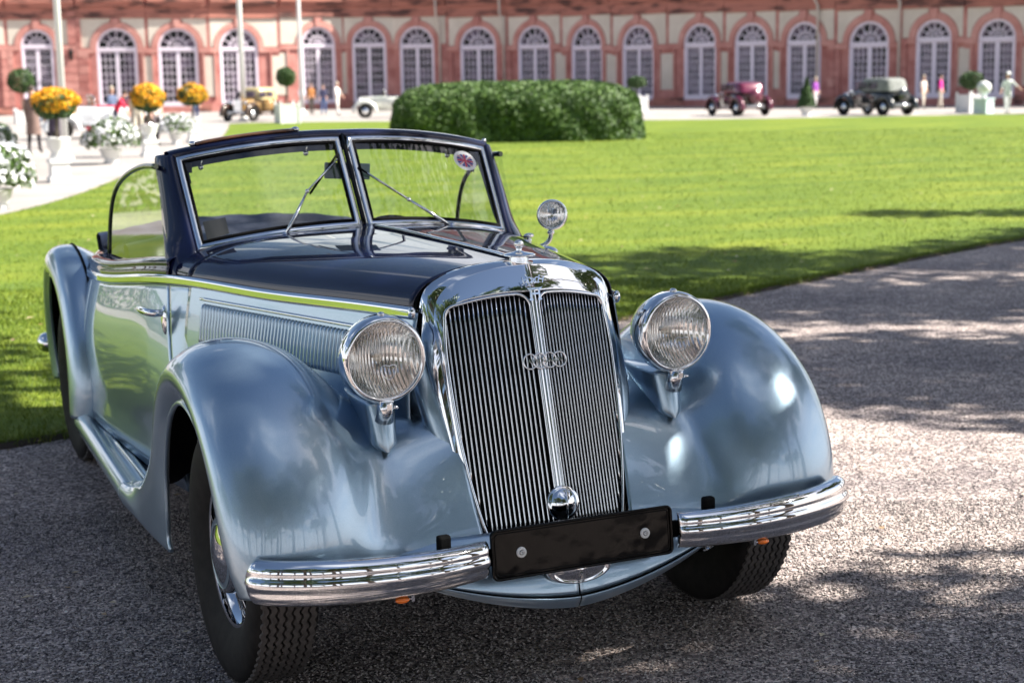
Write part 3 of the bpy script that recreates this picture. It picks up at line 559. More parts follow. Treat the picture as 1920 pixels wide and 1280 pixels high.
# ------------------------------------------------------------------ people
skin_m = mat('skin', (.62, .36, .27), .55); hair_d = mat('dark_hair', (.05, .03, .02), .6); hair_l = mat('light_hair', (.45, .38, .30), .6); shoe = mat('shoe', (.03, .025, .02), .5)
_cm = {}
def cloth(c):
    if c not in _cm: _cm[c] = noisy(mat('cloth', c, .85), tuple(v * .8 for v in c), tuple(min(1, v * 1.15) for v in c), 6)
    return _cm[c]
def person(loc, rz, h, top, legs, label, hair=hair_d, bend=0, arms=((.1, 0), (.1, 0)), stride=.12, coat=False, hat=None, sleeves=True, lm=None):
    """bend: forward lean in radians; arms: (swing forward, raise sideways) per arm"""
    t = tag(empty('person', loc, rz), label, 'person', 'visitors at the car show'); s = h / 1.75
    J = {}; cb, sb = math.cos(bend), math.sin(bend)
    def up(y, z): return (y * cb - (z - .95) * sb, .95 + (z - .95) * cb + y * sb)      # facing -y
    def pt(x, y, z):
        if z > .95: y, z = up(y, z)
        return (x * s, y * s, z * s)
    V = [pt(0, 0, .97)]; Rr = [(.15, .12)]; E = []; kind = ['hip']
    def add(p, r, par, k): V.append(p); Rr.append(r if isinstance(r, tuple) else (r, r)); E.append((par, len(V) - 1)); kind.append(k); return len(V) - 1
    w_ = add(pt(0, 0, 1.12), (.135, .10), 0, 'top'); c_ = add(pt(0, .0, 1.32), (.165, .11), w_, 'top'); n0 = add(pt(0, .0, 1.46), (.075, .07), c_, 'top'); n1 = add(pt(0, -.015, 1.53), (.052, .052), n0, 'skin')
    h1 = add(pt(0, -.03, 1.60), (.070, .085), n1, 'skin'); h2 = add(pt(0, -.02, 1.69), (.072, .088), h1, 'skin')
    for sgn, (sw, ra) in zip((-1, 1), arms):
        sh = add(pt(sgn * .17, 0, 1.41), (.062, .062), c_, 'top'); L1 = .28; d = Vector((sgn * math.sin(ra), -math.sin(sw) * math.cos(ra), -math.cos(sw) * math.cos(ra)))
        e0 = Vector((sgn * .19, 0, 1.39)); el = e0 + d * L1; hd = el + (d + Vector((0, -.25, 0))).normalized() * .25; hf = hd + d * .09
        a = add(pt(*el), .043, sh, 'top' if sleeves else 'skin'); b = add(pt(*hd), .032, a, 'top' if coat else 'skin'); add(pt(*hf), (.042, .02), b, 'skin')
    for sgn in (-1, 1):
        y0 = sgn * stride; a = add(pt(sgn * .09, 0, .88), .088, 0, 'legs'); b = add((sgn * .1 * s, -.02 * s + y0 * .5 * s, .50 * s), .062, a, 'legs'); c = add((sgn * .1 * s, y0 * s, .09 * s), .045, b, 'legs'); add((sgn * .11 * s, (y0 - .15) * s, .035 * s), (.045, .03), c, 'shoe')
    me = bpy.data.meshes.new('body'); me.from_pydata(V, E, []); bm = bmesh.new(); bm.from_mesh(me); ly = bm.verts.layers.skin.verify(); bm.verts.ensure_lookup_table()
    for v, r_ in zip(bm.verts, Rr): v[ly].radius = (r_[0] * s, r_[1] * s)
    bm.verts[0][ly].use_root = True; bm.to_mesh(me); bm.free()
    o = ob('tmp', me); o.modifiers.new('s', 'SKIN').use_smooth_shade = True; sub = o.modifiers.new('u', 'SUBSURF'); sub.levels = 2
    bpy.context.view_layer.update(); bd = bpy.data.meshes.new_from_object(o.evaluated_get(bpy.context.evaluated_depsgraph_get())); bpy.data.objects.remove(o)
    ms = {'top': cloth(top), 'legs': cloth(legs), 'hip': cloth(top if coat else legs), 'skin': skin_m, 'shoe': shoe}; names = list(ms); bd.materials.clear()
    for k in names: bd.materials.append(ms[k])
    if len(bd.polygons):
        cen = np.zeros(len(bd.polygons) * 3); bd.polygons.foreach_get('center', cen); cen = cen.reshape(-1, 3); best = np.full(len(cen), 1e9); mi = np.zeros(len(cen), np.int32); VV = np.array(V)
        for (i, j) in E:
            a, b = VV[i], VV[j]; ab = b - a; tt = np.clip(((cen - a) @ ab) / (ab @ ab), 0, 1); d = np.linalg.norm(cen - (a + tt[:, None] * ab), axis=1) - min(Rr[j]) * s
            k = names.index(kind[j]); u = d < best; best[u] = d[u]; mi[u] = k
        if coat: z = cen[:, 2]; mi[(z > .52 * s) & (z < .98 * s)] = names.index('top')
        bd.polygons.foreach_set('material_index', mi)
    b = ob('body', bd, t)
    hp = Vector(V[6]); mb = MB(); mb.ball(hp + Vector((0, .015 * s, .02 * s)), (.083 * s, .098 * s, .085 * s), 8); mb.build('hair', hair, t)
    mb = MB(); mb.ball(hp + Vector((0, -.098 * s, -.03 * s)), (.012 * s, .018 * s, .02 * s), 5); mb.build('nose', skin_m, t)
    if hat: mb = MB(); mb.lathe([(.16 * s, 0), (.155 * s, .012), (.09 * s, .015), (.085 * s, .09), (.001, .105)], 16, Matrix.Translation(hp + Vector((0, 0, .03 * s)))); mb.build('hat', hat, t)
    if coat:
        mb = MB(); mb.lathe([(.20 * s, .5 * s), (.185 * s, .7 * s), (.165 * s, .97 * s), (.15 * s, 1.12 * s)], 20, Matrix.Diagonal((1, .75, 1, 1))); mb.build('coat_skirt', cloth(top), t)
    return t
brown = (.20, .13, .11); jean = (.07, .10, .20); cream = (.62, .55, .42)
person((4.62, 38.7, 0), 2.6, 1.72, brown, (.03, .025, .03), 'person in a long brown coat seen from behind left of the nearest orange standard', coat=True, arms=((.2, .1), (.2, .1)))
person((5.7, 42.0, 0), -.6, 1.66, (.06, .045, .07), (.05, .04, .06), 'person in dark clothes partly hidden by the nearest orange standard', coat=True)
person((8.63, 48.0, 0), 1.2, 1.65, (.55, .02, .06), (.10, .10, .14), 'person in a red top bending over the white open car', bend=.5, arms=((1.0, 0), (.8, .1)))
person((9.3, 51.8, 0), .5, 1.70, (.10, .13, .22), (.12, .13, .17), 'person in a slate blue jacket standing behind the white open car', hair=hair_l)
person((9.5, 49.0, 0), -.4, 1.66, (.60, .17, .12), (.20, .14, .12), 'person in an orange red shirt right of the one in red')
person((8.4, 43.6, 0), 2.9, 1.70, cream, (.66, .60, .50), 'person in cream clothes left of the middle orange standard', hair=hair_l)
person((8.57, 42.0, 0), .3, 1.64, (.70, .60, .52), (.10, .08, .09), 'person in a pale top and dark trousers behind the middle orange standard')
person((14.4, 60.5, 0), 0, 1.72, (.70, .70, .72), jean, 'person in jeans behind the farthest orange standard')
person((27.2, 86.0, 0), .3, 1.72, (.72, .70, .76), (.05, .045, .05), 'person in white shirt and dark trousers, left one of the far group')
person((27.0, 83.6, 0), 0, 1.78, (.42, .17, .05), (.07, .06, .05), 'person in a rust brown jacket in the middle of the group near the palace')
person((27.5, 82.9, 0), -.5, 1.68, (.08, .08, .16), (.08, .16, .34), 'person in a dark top and bright blue jeans at the right of the group')
person((26.9, 78.8, 0), .7, 1.80, (.80, .76, .70), (.78, .75, .70), 'person in pale clothes leaning by the flagpole left of the white roadster', hair=hair_l, arms=((.3, .1), (.2, .5)))
person((48.6, 64.9, 0), .2, 1.66, (.28, .06, .36), (.74, .70, .70), 'person in a purple top and pale trousers right of the cone topiary', hair=hair_l)
person((52.1, 59.2, 0), .6, 1.68, (.66, .03, .30), (.70, .62, .52), 'person in a magenta jacket before a palace window')
person((51.6, 59.9, 0), .1, 1.66, (.78, .66, .58), (.72, .64, .54), 'person in cream standing close beside the one in magenta', hair=hair_l)
person((45.9, 47.7, 0), -.5, 1.70, (.82, .84, .82), (.80, .82, .80), 'person dressed all in white with an arm stretched out at the far right', hair=hair_l, arms=((.2, .25), (.5, .7)), hat=white_paint, stride=.2)
t = tag(empty('garden_urn', (44.8, 47.9, 0), .3), 'pale blue white planter box crowned by a white globe left of the person in white', 'planter'); mb = MB(); mb.box((0, 0, .33), (.62, .62, .60)); mb.box((0, 0, .65), (.7, .7, .06)); mb.build('box', mat('pale_blue_paint', (.55, .66, .68), .5), t, bevel=.01)
mb = MB(); mb.lathe([(.10, .68), (.06, .74), (.13, .82), (.27, .98), (.30, 1.12), (.26, 1.27), (.12, 1.38), (.001, 1.40)], 20); mb.build('globe', white_paint, t)

# ------------------------------------------------------------------ parked vintage cars in the distance
def far_car(loc, rz, body, roof, label, L=4.1, open_top=False, inside_m=None, fender=None, spare=True, tall=1.58):
    t = tag(empty('parked_car', loc, rz), label, 'car', 'vintage cars parked before the palace'); fender = fender or body; H = L / 2; wr = .35; wb = L * .33
    # front is -x
    rows = []
    for x, hw, zb, zt in ((-H + .45, .26, .45, 1.02), (-H + .75, .30, .42, 1.05), (-H + 1.45, .48, .40, 1.08), (-H + 1.7, .62, .40, 1.08), (-.1, .72, .40, 1.06), (H * .5, .74, .42, 1.05), (H - .5, .66, .45, 1.0), (H - .25, .5, .5, .9)):
        a = np.linspace(-math.pi / 2, math.pi * 1.5, 25)[:-1]; zc, hh = (zb + zt) / 2, (zt - zb) / 2
        rows.append([(x, hw * math.copysign(abs(math.cos(q)) ** .45, math.cos(q)), zc + hh * math.copysign(abs(math.sin(q)) ** .5, math.sin(q))) for q in a])
    mb = MB(); S = surf(np.array(rows), 40, 24) if False else np.array(rows); mb.grid(S, cv=True); b = len(mb.V); mb.add(rows[0], [list(range(24))]); mb.add(rows[-1], [list(range(24))]); mb.build('body', body, t)
    if not open_top:
        rows = []
        for x, z, k in ((0, 1.03, 1.0), (0, 1.42, .93), (0, tall - .05, .86), (0, tall, .7), (0, tall + .01, .0)):
            rows.append([(.35 + (H - .75) * k * math.copysign(abs(math.cos(q)) ** .4, math.cos(q)) * (1 if math.cos(q) > 0 else .72), .68 * k * math.copysign(abs(math.sin(q)) ** .35, math.sin(q)), z) for q in np.linspace(0, 2 * math.pi, 41)[:-1]])
        mb = MB(); mb.grid(np.array(rows), cv=True); mb.build('roof', roof, t)
        for s in (-1, 1):
            for x0, x1 in ((-.42, .12), (.20, .75)):
                mb = MB(); mb.box(((x0 + x1) / 2, s * .655, 1.26), (x1 - x0, .03, .27), M=Matrix.Rotation(s * .10, 3, 'X')); mb.build('window', win_dark, t)
        mb = MB(); mb.box((-.66, 0, 1.27), (.03, 1.0, .28), M=Matrix.Rotation(.12, 3, 'Y')); mb.build('windscreen', win_dark, t)
        mb = MB(); mb.box((H - .60, 0, 1.28), (.03, .7, .2), M=Matrix.Rotation(-.1, 3, 'Y')); mb.build('rear_window', win_dark, t)
    else:
        mb = MB(); mb.box((.4, 0, 1.04), (1.3, 1.1, .10)); mb.build('seats', inside_m or leather, t, bevel=.04)
        mb = MB(); mb.box((.95, 0, 1.13), (.18, 1.05, .22)); mb.build('seat_back', inside_m or leather, t, bevel=.06)
        mb = MB(); mb.box((-.3, 0, 1.26), (.02, 1.08, .34), M=Matrix.Rotation(.25, 3, 'Y')); mb.build('windscreen', screen_glass, t)
        mb = MB(); c_ = [(-.26, -.56, 1.08), (-.34, -.54, 1.44), (-.34, .54, 1.44), (-.26, .56, 1.08)]; mb.tube(c_, .018, 6); mb.build('windscreen_frame', chrome2, t)
        mb = MB(); mb.ball((H - .75, 0, 1.10), (.28, .6, .13), 8); mb.build('folded_hood', roof, t)
    for xw in (-wb, wb):
        for s in (-1, 1):
            rows = []
            for q in np.linspace(-.15, math.pi + .15, 15):
                sec = []
                for dy, dr in ((-.13, -.01), (-.13, .05), (-.08, .10), (0, .13), (.08, .10), (.13, .05), (.13, -.01)):
                    rr = wr + .09 + dr; sec.append((xw - rr * math.cos(q) * 1.12, s * .70 + dy, wr + rr * math.sin(q)))
                rows.append(sec)
            mb = MB(); mb.grid(np.array(rows)); mb.build('fender', fender, t)
            Mw = Matrix.Translation((xw, s * .72, wr)) @ Matrix.Rotation(-s * R(90), 4, 'X'); wh = bpy.data.objects.new('wheel', None); COL.objects.link(wh); wh.parent = t; wh.location = (0, 0, 0)
            mb = MB(); mb.lathe([(.22, -.07), (.32, -.075), (.35, -.04), (.35, .04), (.32, .075), (.22, .07)], 24, Mw); mb.build('tyre', rubber, wh)
            mb = MB(); mb.lathe([(.22, .0), (.21, .05), (.10, .06), (.08, .09), (.001, .10)], 20, Mw); mb.build('hubcap', chrome2, wh)
    for s in (-1, 1):
        mb = MB(); mb.box((0, s * .72, .33), (wb * 1.3, .26, .05)); mb.build('running_board', fender, t, bevel=.01)
        mb = MB(); mb.lathe([(.001, -.10), (.08, -.06), (.11, .02), (.11, .05), (.001, .06)], 16, Matrix.Translation((-H + .45, s * .42, .88)) @ Matrix.Rotation(R(-90), 4, 'Y')); mb.build('headlight', chrome2, t)
    mb = MB(); mb.box((-H + .42, 0, .76), (.06, .44, .56)); mb.build('radiator_grille', chrome2, t, bevel=.02)
    for sx in (-1, 1): mb = MB(); mb.tube([(sx * (H - .12), -.66, .45), (sx * H, 0, .45), (sx * (H - .12), .66, .45)], .045, 8); mb.build('bumper', chrome2, t)
    if spare and not open_top: mb = MB(); mb.lathe([(.001, -.06), (.3, -.06), (.33, 0), (.3, .06), (.001, .06)], 20, Matrix.Translation((H - .12, 0, .85)) @ Matrix.Rotation(R(90), 4, 'Y')); mb.build('spare_wheel_cover', fender, t)
    return t
cp = lambda n, c: mat(n, c, .25, .1, 1)
va = math.atan2(RT[1], RT[0])
far_car((38.3, 56.6, 0), va - 1.22, cp('dark_brown_paint', (.035, .015, .013)), cp('maroon_paint', (.14, .015, .045)), 'dark maroon vintage saloon with bright chrome between hedge and cone topiary', fender=cp('maroon_paint', (.10, .012, .03)), tall=1.50, L=3.5)
far_car((41.9, 51.4, 0), va - 1.02, cp('black_car_paint', (.010, .012, .013)), noisy(mat('grey_top_cloth', (.2, .21, .2), .8), (.14, .15, .14), (.24, .25, .24), 8), 'black vintage saloon with a grey cloth top at the far right', tall=1.58, L=3.6)
far_car((19.8, 70.6, 0), va + 1.15, cp('gold_paint', (.30, .17, .05)), cp('tan_roof_paint', (.62, .50, .26)), 'gold and brown vintage car beside the white flagpole', fender=cp('dark_brown_fender', (.06, .035, .02)), tall=1.60, L=3.5)
far_car((26.9, 70.6, 0), va + .12, cp('ivory_paint', (.66, .66, .60)), cp('ivory_tonneau', (.60, .58, .50)), 'ivory white open roadster half hidden by the left end of the hedge', open_top=True, L=4.0)
far_car((8.6, 50.2, 0), va + .45, cp('white_car_paint', (.75, .76, .78)), mat('cream_hood', (.72, .66, .52), .8), 'white open car with a red interior behind the flower pots', open_top=True, inside_m=mat('red_leather', (.5, .02, .05), .4), L=4.3)
far_car((48.1, 46.0, 0), va + .2, cp('dark_blue_car_paint', (.01, .012, .025)), cp('dark_blue_car_roof', (.01, .012, .025)), 'very dark car just cut off by the right edge of the picture', L=4.2)

# ------------------------------------------------------------------ trees outside the frame (they shade the gravel and show in the paint)
def big_tree(loc, h, cr, cz, n, seed, label, zs=.75, size=.15):
    t = tag(empty('tree', loc), label, 'tree', 'park trees around the forecourt'); r = random.Random(seed)
    mb = MB(); mb.tube([(0, 0, 0), (.1, .05, cz * .35), (.05, .15, cz * .8), (0, 0, h * .85)], [.32, .26, .18, .04], 12)
    g = np.random.default_rng(seed); cl = []
    for k in range(26):
        a = r.random() * 6.28; e = r.uniform(-.5, 1.3); q = cr * r.uniform(.35, .95); cl.append((q * math.cos(a) * math.cos(e), q * math.sin(a) * math.cos(e), cz + q * zs * math.sin(e) * 1.1))
        if k % 2: mb.tube([(0, 0, cz * r.uniform(.45, .8)), (cl[-1][0] * .5, cl[-1][1] * .5, (cl[-1][2] + cz * .7) / 2), cl[-1]], [.11, .07, .02], 7)
    mb.build('trunk', bark, t)
    P = []; D = []
    for c_ in cl:
        m_ = n // 26; d = g.normal(0, 1, (m_, 3)); d /= np.linalg.norm(d, axis=1)[:, None]; rr = cr * g.uniform(.22, .36) * (g.random(m_)[:, None] ** .45); P.append(np.array(c_) + d * rr * np.array((1, 1, .7))); D.append(d)
    tag(leaf_obj('crown', np.concatenate(P), np.concatenate(D), size, leafm, t, 1.2), kind='stuff'); return t
K_ = 1 / math.tan(R(SUN_EL)); SA = np.array((SUN_AZ.x, SUN_AZ.y)); PN = np.array((.6, .8))
def shade_tree(base, h, clusters, seed, label, leaf=.11, dens=270):
    """clusters: (c, d, height, radius): where each bough's shadow falls, across and along the sunlight"""
    t = tag(empty('tree', (0, 0, 0)), label, 'tree', 'shade trees at the right of the forecourt'); g = np.random.default_rng(seed); r = random.Random(seed); bx_, by_ = base
    mb = MB(); mb.tube([(bx_, by_, 0), (bx_ + .1, by_, h * .3), (bx_, by_ + .1, h * .6), (bx_, by_, h)], [.30, .24, .17, .05], 12); P = []; D = []
    for c, d, z, rad in clusters:
        gp = PN * c + np.array((-.8, .6)) * d; q = gp + SA * K_ * z; ctr_ = np.array((q[0], q[1], z)); m_ = int(dens * (rad / .9) ** 2); v = g.normal(0, 1, (m_, 3)); v /= np.linalg.norm(v, axis=1)[:, None]
        P.append(ctr_ + v * rad * (g.random(m_)[:, None] ** .4) * np.array((1, 1, .6))); D.append(v); z0 = min(h * .8, z * .7); mb.tube([(bx_, by_, z0), ((bx_ + q[0]) / 2, (by_ + q[1]) / 2, z0 + (z - z0) * .6), tuple(ctr_)], [.045, .03, .012], 6)
    mb.build('trunk', bark, t); tag(leaf_obj('crown', np.concatenate(P), np.concatenate(D), leaf, leafm, t, 1.2), kind='stuff'); return t
rs = random.Random(5)
cl1 = [(c + rs.uniform(-.3, .3), d + rs.uniform(-.3, .3), rs.uniform(6.0, 8.6), rs.uniform(.7, .95)) for c, d in ((-1.6, 3.4), (-1.3, 1.9), (-1.2, .6), (-.5, -.4), (-.4, 1.2), (-.3, 2.6), (-.4, 4.0), (.6, .5), (.7, 1.9), (.8, 3.3), (.9, 4.7), (1.9, .9), (1.9, 2.2), (2.0, 3.6), (2.9, 2.3), (3.1, 3.7), (3.0, 5.0), (2.7, 1.2), (-.5, -2.5), (-.6, -3.5), (-.9, -1.6), (.0, -1.5), (.1, -2.4), (-.1, -3.3), (-1.3, -2.7), (-.2, -4.3), (.25, -1.9), (.4, -2.8), (.3, -3.8), (-.5, -4.7), (.2, -.9), (-1.2, -3.9), (4.3, 4.5), (4.0, -2.6), (5.2, 5.6), (4.2, 2.8))]
shade_tree((5.6, -5.6), 8.5, cl1, 1, 'park tree nearest the car whose crown throws dappled shade over it')
big_tree((7.4, -12.0, 0), 15, 5.4, 10.0, 6500, 77, 'tall park tree close behind the photographer on the sunny side', size=.2)
for x_, y_, s_ in ((-9, 30, 91), (-15, 38, 92), (-12, 52, 93), (-20, 60, 94), (-26, 44, 95)): big_tree((x_, y_, 0), 12, 4.2, 6.5, 2400, s_, 'park tree beyond the parterre outside the left edge of the picture', size=.34)
for x_, y_, s_ in ((82, 44, 101), (90, 34, 102), (78, 52, 103), (88, 58, 104), (-4, 118, 105), (-14, 112, 106)): big_tree((x_, y_, 0), 15, 5.0, 7.5, 2200, s_, 'park tree standing beyond the ends of the palace wing', size=.4)
cl2 = [(c + rs.uniform(-.3, .3), d + rs.uniform(-.3, .3), rs.uniform(6.2, 8.4), rs.uniform(.8, 1.1)) for c, d in ((7.2, -4), (7.3, -2.3), (7.2, -.8), (8.2, -3.2), (8.4, -1.5), (8.3, .2), (8.4, -5), (9.6, -4), (9.5, -2.4), (9.6, -.7), (9.5, .9), (10.7, -5), (10.7, -3.3), (10.6, -1.7), (10.5, 0), (12.6, -3.2), (12.7, -4.9), (6.0, -4.4), (5.3, -1.9), (4.8, -1.3), (4.6, -2.7), (3.9, -2.0), (3.8, -3.3), (4.7, -4.0), (5.1, -.2), (4.2, -.9), (3.6, -4.4), (6.9, -3.2), (6.9, -1.6), (7.0, -.2), (7.8, -2.8), (7.9, -4.4), (11.6, -4.4), (11.7, -3.0))]
shade_tree((13.5, 1.3), 8.5, cl2, 2, 'park tree right of the lawn corner shading grass and gravel', dens=480)
cl3 = [(c, d, rs.uniform(6, 7.5), rs.uniform(.6, .9)) for c, d in ((15.0, -1.9), (15.1, -3.2), (15.0, -4.6), (15.3, -5.9), (17.3, -5.2), (17.4, -6.6), (15.8, -7.5), (13.2, -6.6))]
shade_tree((20.5, 5.6), 8, cl3, 3, 'park tree farther along the right side whose boughs streak the lawn with shade', dens=560)
for i, (d_, a_) in enumerate([(46, 168), (38, 180), (44, 192), (34, 204), (25, 216), (21, 228), (30, 239), (23, 250), (36, 258), (24, 268), (32, 279), (27, 291), (40, 303), (44, 312), (13, 222), (12, 245), (12.5, 266), (13.5, 284)]):
    a = R(a_); big_tree((-1.9 + d_ * math.cos(a), -4.3 + d_ * math.sin(a), 0), 15 + (i * 37 % 5), 4.6 + (i % 3) * .8, 9.5 + (i % 4), 4200 if d_ < 31 else 2600, 40 + i, 'large park tree across the forecourt behind the photographer', size=.24 if d_ < 31 else .32)

# ================================================================== the convertible (front towards -Y, right-hand side of the car at -X)
car = tag(empty('vintage_convertible', (0, 0, 0)), 'two-tone silver blue and navy vintage convertible with chrome grille parked on the gravel', 'car')
def panel(name, Q, mats=None, thick=.004, parent=None, flip=False, back=True, ctr=None):
    """smooth sheet from a point grid with real thickness; dark inside"""
    Q = np.asarray(Q, float); n, m = Q.shape[:2]
    nn = np.cross(Q[1:, :-1] - Q[:-1, :-1], Q[:-1, 1:] - Q[:-1, :-1]); sd0 = np.sign(Q[..., 0].mean()) * (abs(Q[..., 0].mean()) > .15)
    ref = np.array(ctr) * (sd0 if sd0 else 1, 1, 1) if ctr is not None else np.array((0, Q[..., 1].mean() + .3 * (Q[..., 1].max() < .2), .5))
    flip = (nn * (Q[:-1, :-1] - ref)).sum() > 0
    F = np.array([[i * m + j, i * m + j + 1, (i + 1) * m + j + 1, (i + 1) * m + j] for i in range(n - 1) for j in range(m - 1)])
    if flip: F = F[:, ::-1]
    me = fast(name, Q.reshape(-1, 3), F, [mats or silver, matte]); o = ob(name, me, parent or car)
    s = o.modifiers.new('thickness', 'SOLIDIFY'); s.thickness = thick; s.offset = -1; s.use_even_offset = False
    if back: s.material_offset = 1; s.material_offset_rim = 0
    return o
def both(fn):
    for s in (-1, 1): fn(s)
def S_(Q, s): Q = np.array(Q, float); Q[..., 0] *= s; return Q

# ---- belt line / body functions
def belt_w(y): return float(np.interp(y, *zip((-.30, .302), (-.28, .31), (.90, .645), (1.06, .675), (1.3, .695), (1.5, .706), (1.95, .716), (2.35, .70), (2.8, .62), (3.2, .50), (3.5, .34), (3.66, .14), (3.70, .0))))
_by = np.array([-.30, .0, .45, .90, 1.06, 1.5, 1.95, 2.35, 2.8, 3.2, 3.5, 3.7]); _bz = np.array([1.022, 1.018, 1.008, 1.008, 1.0, .958, .912, .89, .875, .85, .80, .76])
_bw_t = np.array([-.30, .2, .60, .90, 1.06, 1.5, 1.95, 2.35, 2.8, 3.2, 3.5, 3.7]); _bw = np.array([.303, .449, .565, .645, .676, .706, .712, .695, .615, .50, .33, .06])
def bz(y): return cs(_by, _bz, np.atleast_1d(y))
def bw(y): return cs(_bw_t, _bw, np.atleast_1d(y))
def side(y0, y1, ny, z0=None, nz_=18, off=0, slant=0):
    """body side below the belt; slant moves the lower edge forward"""
    ys = np.linspace(y0, y1, ny); W = bw(ys); Z = bz(ys); Q = np.zeros((ny, nz_, 3))
    for i, (y, w_, zt) in enumerate(zip(ys, W, Z)):
        zb = .31 if z0 is None else z0
        for j, t in enumerate(np.linspace(0, 1, nz_)):
            z = zt + (zb - zt) * t; bulge = .030 * math.sin(math.pi * min(1, t * 1.25)) + .028 * t + .012 * t * max(0, min(1, (y - 1.1)))
            if y < .95: bulge = (.020 * math.sin(math.pi * t) + .02 * t)
            elif y < 1.25: k = (y - .95) / .3; bulge = (1 - k) * (.02 * math.sin(math.pi * t) + .02 * t) + k * bulge
            Q[i, j] = (w_ + bulge + off, y - slant * t * (1 - t * .3), z)
    return Q
def body_side(s):
    fl = s > 0
    panel('bonnet_side', S_(side(-.285, .893, 60, .58), s), silver, flip=not fl)
    panel('cowl_side', S_(side(.899, 1.055, 16, .34, slant=.20), s), silver, flip=not fl) if False else None
    # cowl panel, with slanting rear shut line
    Q = side(.899, 1.052, 14, .31); t = np.linspace(0, 1, Q.shape[1]); k = np.linspace(0, 1, 14)[:, None]
    Q[:, :, 1] -= k * (.34 * t * (1 - .35 * t))[None] + (1 - k) * (.10 * t)[None]; panel('cowl_side', S_(Q, s), silver, flip=not fl)
    Q = side(1.058, 2.30, 60, .31); k = np.linspace(1, 0, 60)[:, None] ** 2.2; Q[:, :, 1] -= k * (.34 * t * (1 - .35 * t))[None]; kk = np.linspace(0, 1, 60)[:, None] ** 6; Q[:, :, 1] += kk * (.05 * t)[None]
    d = panel('door', S_(Q, s), silver, flip=not fl)
    Q = side(2.306, 3.69, 60, .31); k = np.linspace(1, 0, 60)[:, None] ** 6; Q[:, :, 1] += k * (.05 * t)[None]; panel('rear_quarter', S_(Q, s), silver, flip=not fl)
    # door handle with its oval plate
    h = MB(); h.lathe([(.001, .014), (.5, .012), (.9, .006), (1, 0)], 20, Matrix.Translation((s * .712, .985, .872)) @ Matrix.Rotation(s * R(90), 4, 'Y') @ Matrix.Diagonal((.052, .017, 1, 1)))
    h.tube([(s * .715, .985, .895), (s * .75, .985, .897), (s * .762, 1.02, .897), (s * .765, 1.10, .895), (s * .765, 1.155, .893)], [.012, .013, .013, .014, .008], 10, flat=(1, 1.0)); h.build('door_handle', chrome, d)
    # chrome belt moulding
    ys = np.linspace(-.275, 2.42, 110); m = MB(); Wd = bw(ys) + .006; Zd = bz(ys)
    prof = [(0, -.019), (.010, -.017), (.014, -.010), (.010, -.003), (.013, .004), (.010, .013), (0, .016)]
    m.grid(np.array([[(s * (w_ + a), y, z + b) for a, b in prof] for y, w_, z in zip(ys, Wd, Zd)])); k = len(prof)
    m.ball((s * (Wd[0] + .004), ys[0], Zd[0]), (.012, .012, .018), 6); m.build('belt_moulding', chrome, car)
both(body_side)
b = MB(); b.box((0, .30, .62), (.50, 1.16, .62)); b.box((0, 2.0, .40), (1.36, 1.9, .20)); b.box((0, 1.06, .62), (1.2, .08, .6)); b.build('light_blocker', matte, car)  # black boxes added inside the body to block light through panel gaps

# ---- bonnet and scuttle
def hood_sec(y, w_, zb_, zt_, n, e):
    a = np.linspace(0, math.pi, n); return np.stack([w_ * np.sign(np.cos(a)) * np.abs(np.cos(a)) ** (2 / e), np.full(n, y), zb_ + (zt_ - zb_) * np.sin(a) ** (2 / e)], 1)
def hood(y0, y1, ny, half):
    out = []
    for y in np.linspace(y0, y1, ny):
        zt_ = float(np.interp(y, (-.3, .1, .6, 1.2), (1.144, 1.152, 1.156, 1.150))); e = 2.4 - .08 * (y + .28); S = hood_sec(y, float(bw(y)[0]) - .001, float(bz(y)[0]) + .004, zt_, 81, e)
        S[:, 2] += .006 * np.exp(-(S[:, 0] / .035) ** 2)                       # raised centre line
        out.append(S[:41] if half > 0 else S[40:])
    return np.array(out)
for hs in (1, -1):
    Q = hood(-.262, .893, 60, hs); panel('bonnet', Q, navy, flip=False)
# scuttle up to the windscreen
Q = np.array(hood(.899, 1.02, 10, 1)); Q2 = np.array(hood(.899, 1.02, 10, -1)); Q = np.concatenate([Q, Q2[:, 1:]], 1)
xs_ = np.abs(Q[:, :, 0]); k = np.linspace(0, 1, 10)[:, None]
Q[:, :, 1] += k * (.10 * np.clip(xs_ / .6, 0, 1.2) - .04); Q[:, :, 2] += k ** 2 * .006
panel('scuttle', Q, navy)
m = MB(); ys = np.linspace(-.262, .86, 40); m.tube([(0, y, float(np.interp(y, (-.3, .1, .6, 1.2), (1.144, 1.152, 1.156, 1.150))) + .009) for y in ys], .0065, 8, flat=(1.3, .8)); m.build('bonnet_hinge_strip', chrome, car)
# louvres on the bonnet sides
def louvres(s):
    p = empty('louvre_panel', parent=car); ys = np.linspace(-.12, .78, 52); lm = None
    zt = .945; zb_ = .812
    fr = MB(); yy = np.linspace(-.14, .80, 30); W = bw(yy)
    def xo(y, z): Q = side(y, y + .001, 2, .58, 19)[0]; return float(np.interp(-z, -Q[:, 2], Q[:, 0]))
    fr.tube([(s * (xo(y, zt + .014) + .004), y, zt + .014 + .012 * (0)) for y in yy], .006, 8); fr.build('louvre_strip', chrome, p)
    for y in ys:
        mb = MB(); rows = []
        for z, h in ((zt, .0), (zt - .004, .009), (zt - .02, .011), ((zt + zb_) / 2, .011), (zb_ + .02, .011), (zb_ + .004, .009), (zb_, 0)):
            x = xo(y, z); rows.append([(s * (x + .0), y - .0075, z), (s * (x + h * .7), y - .006, z), (s * (x + h), y - .001, z), (s * (x + h * .5), y + .005, z), (s * x, y + .0065, z)])
        mb.grid(np.array(rows)); mb.build('louvre', silver, p)
both(louvres)

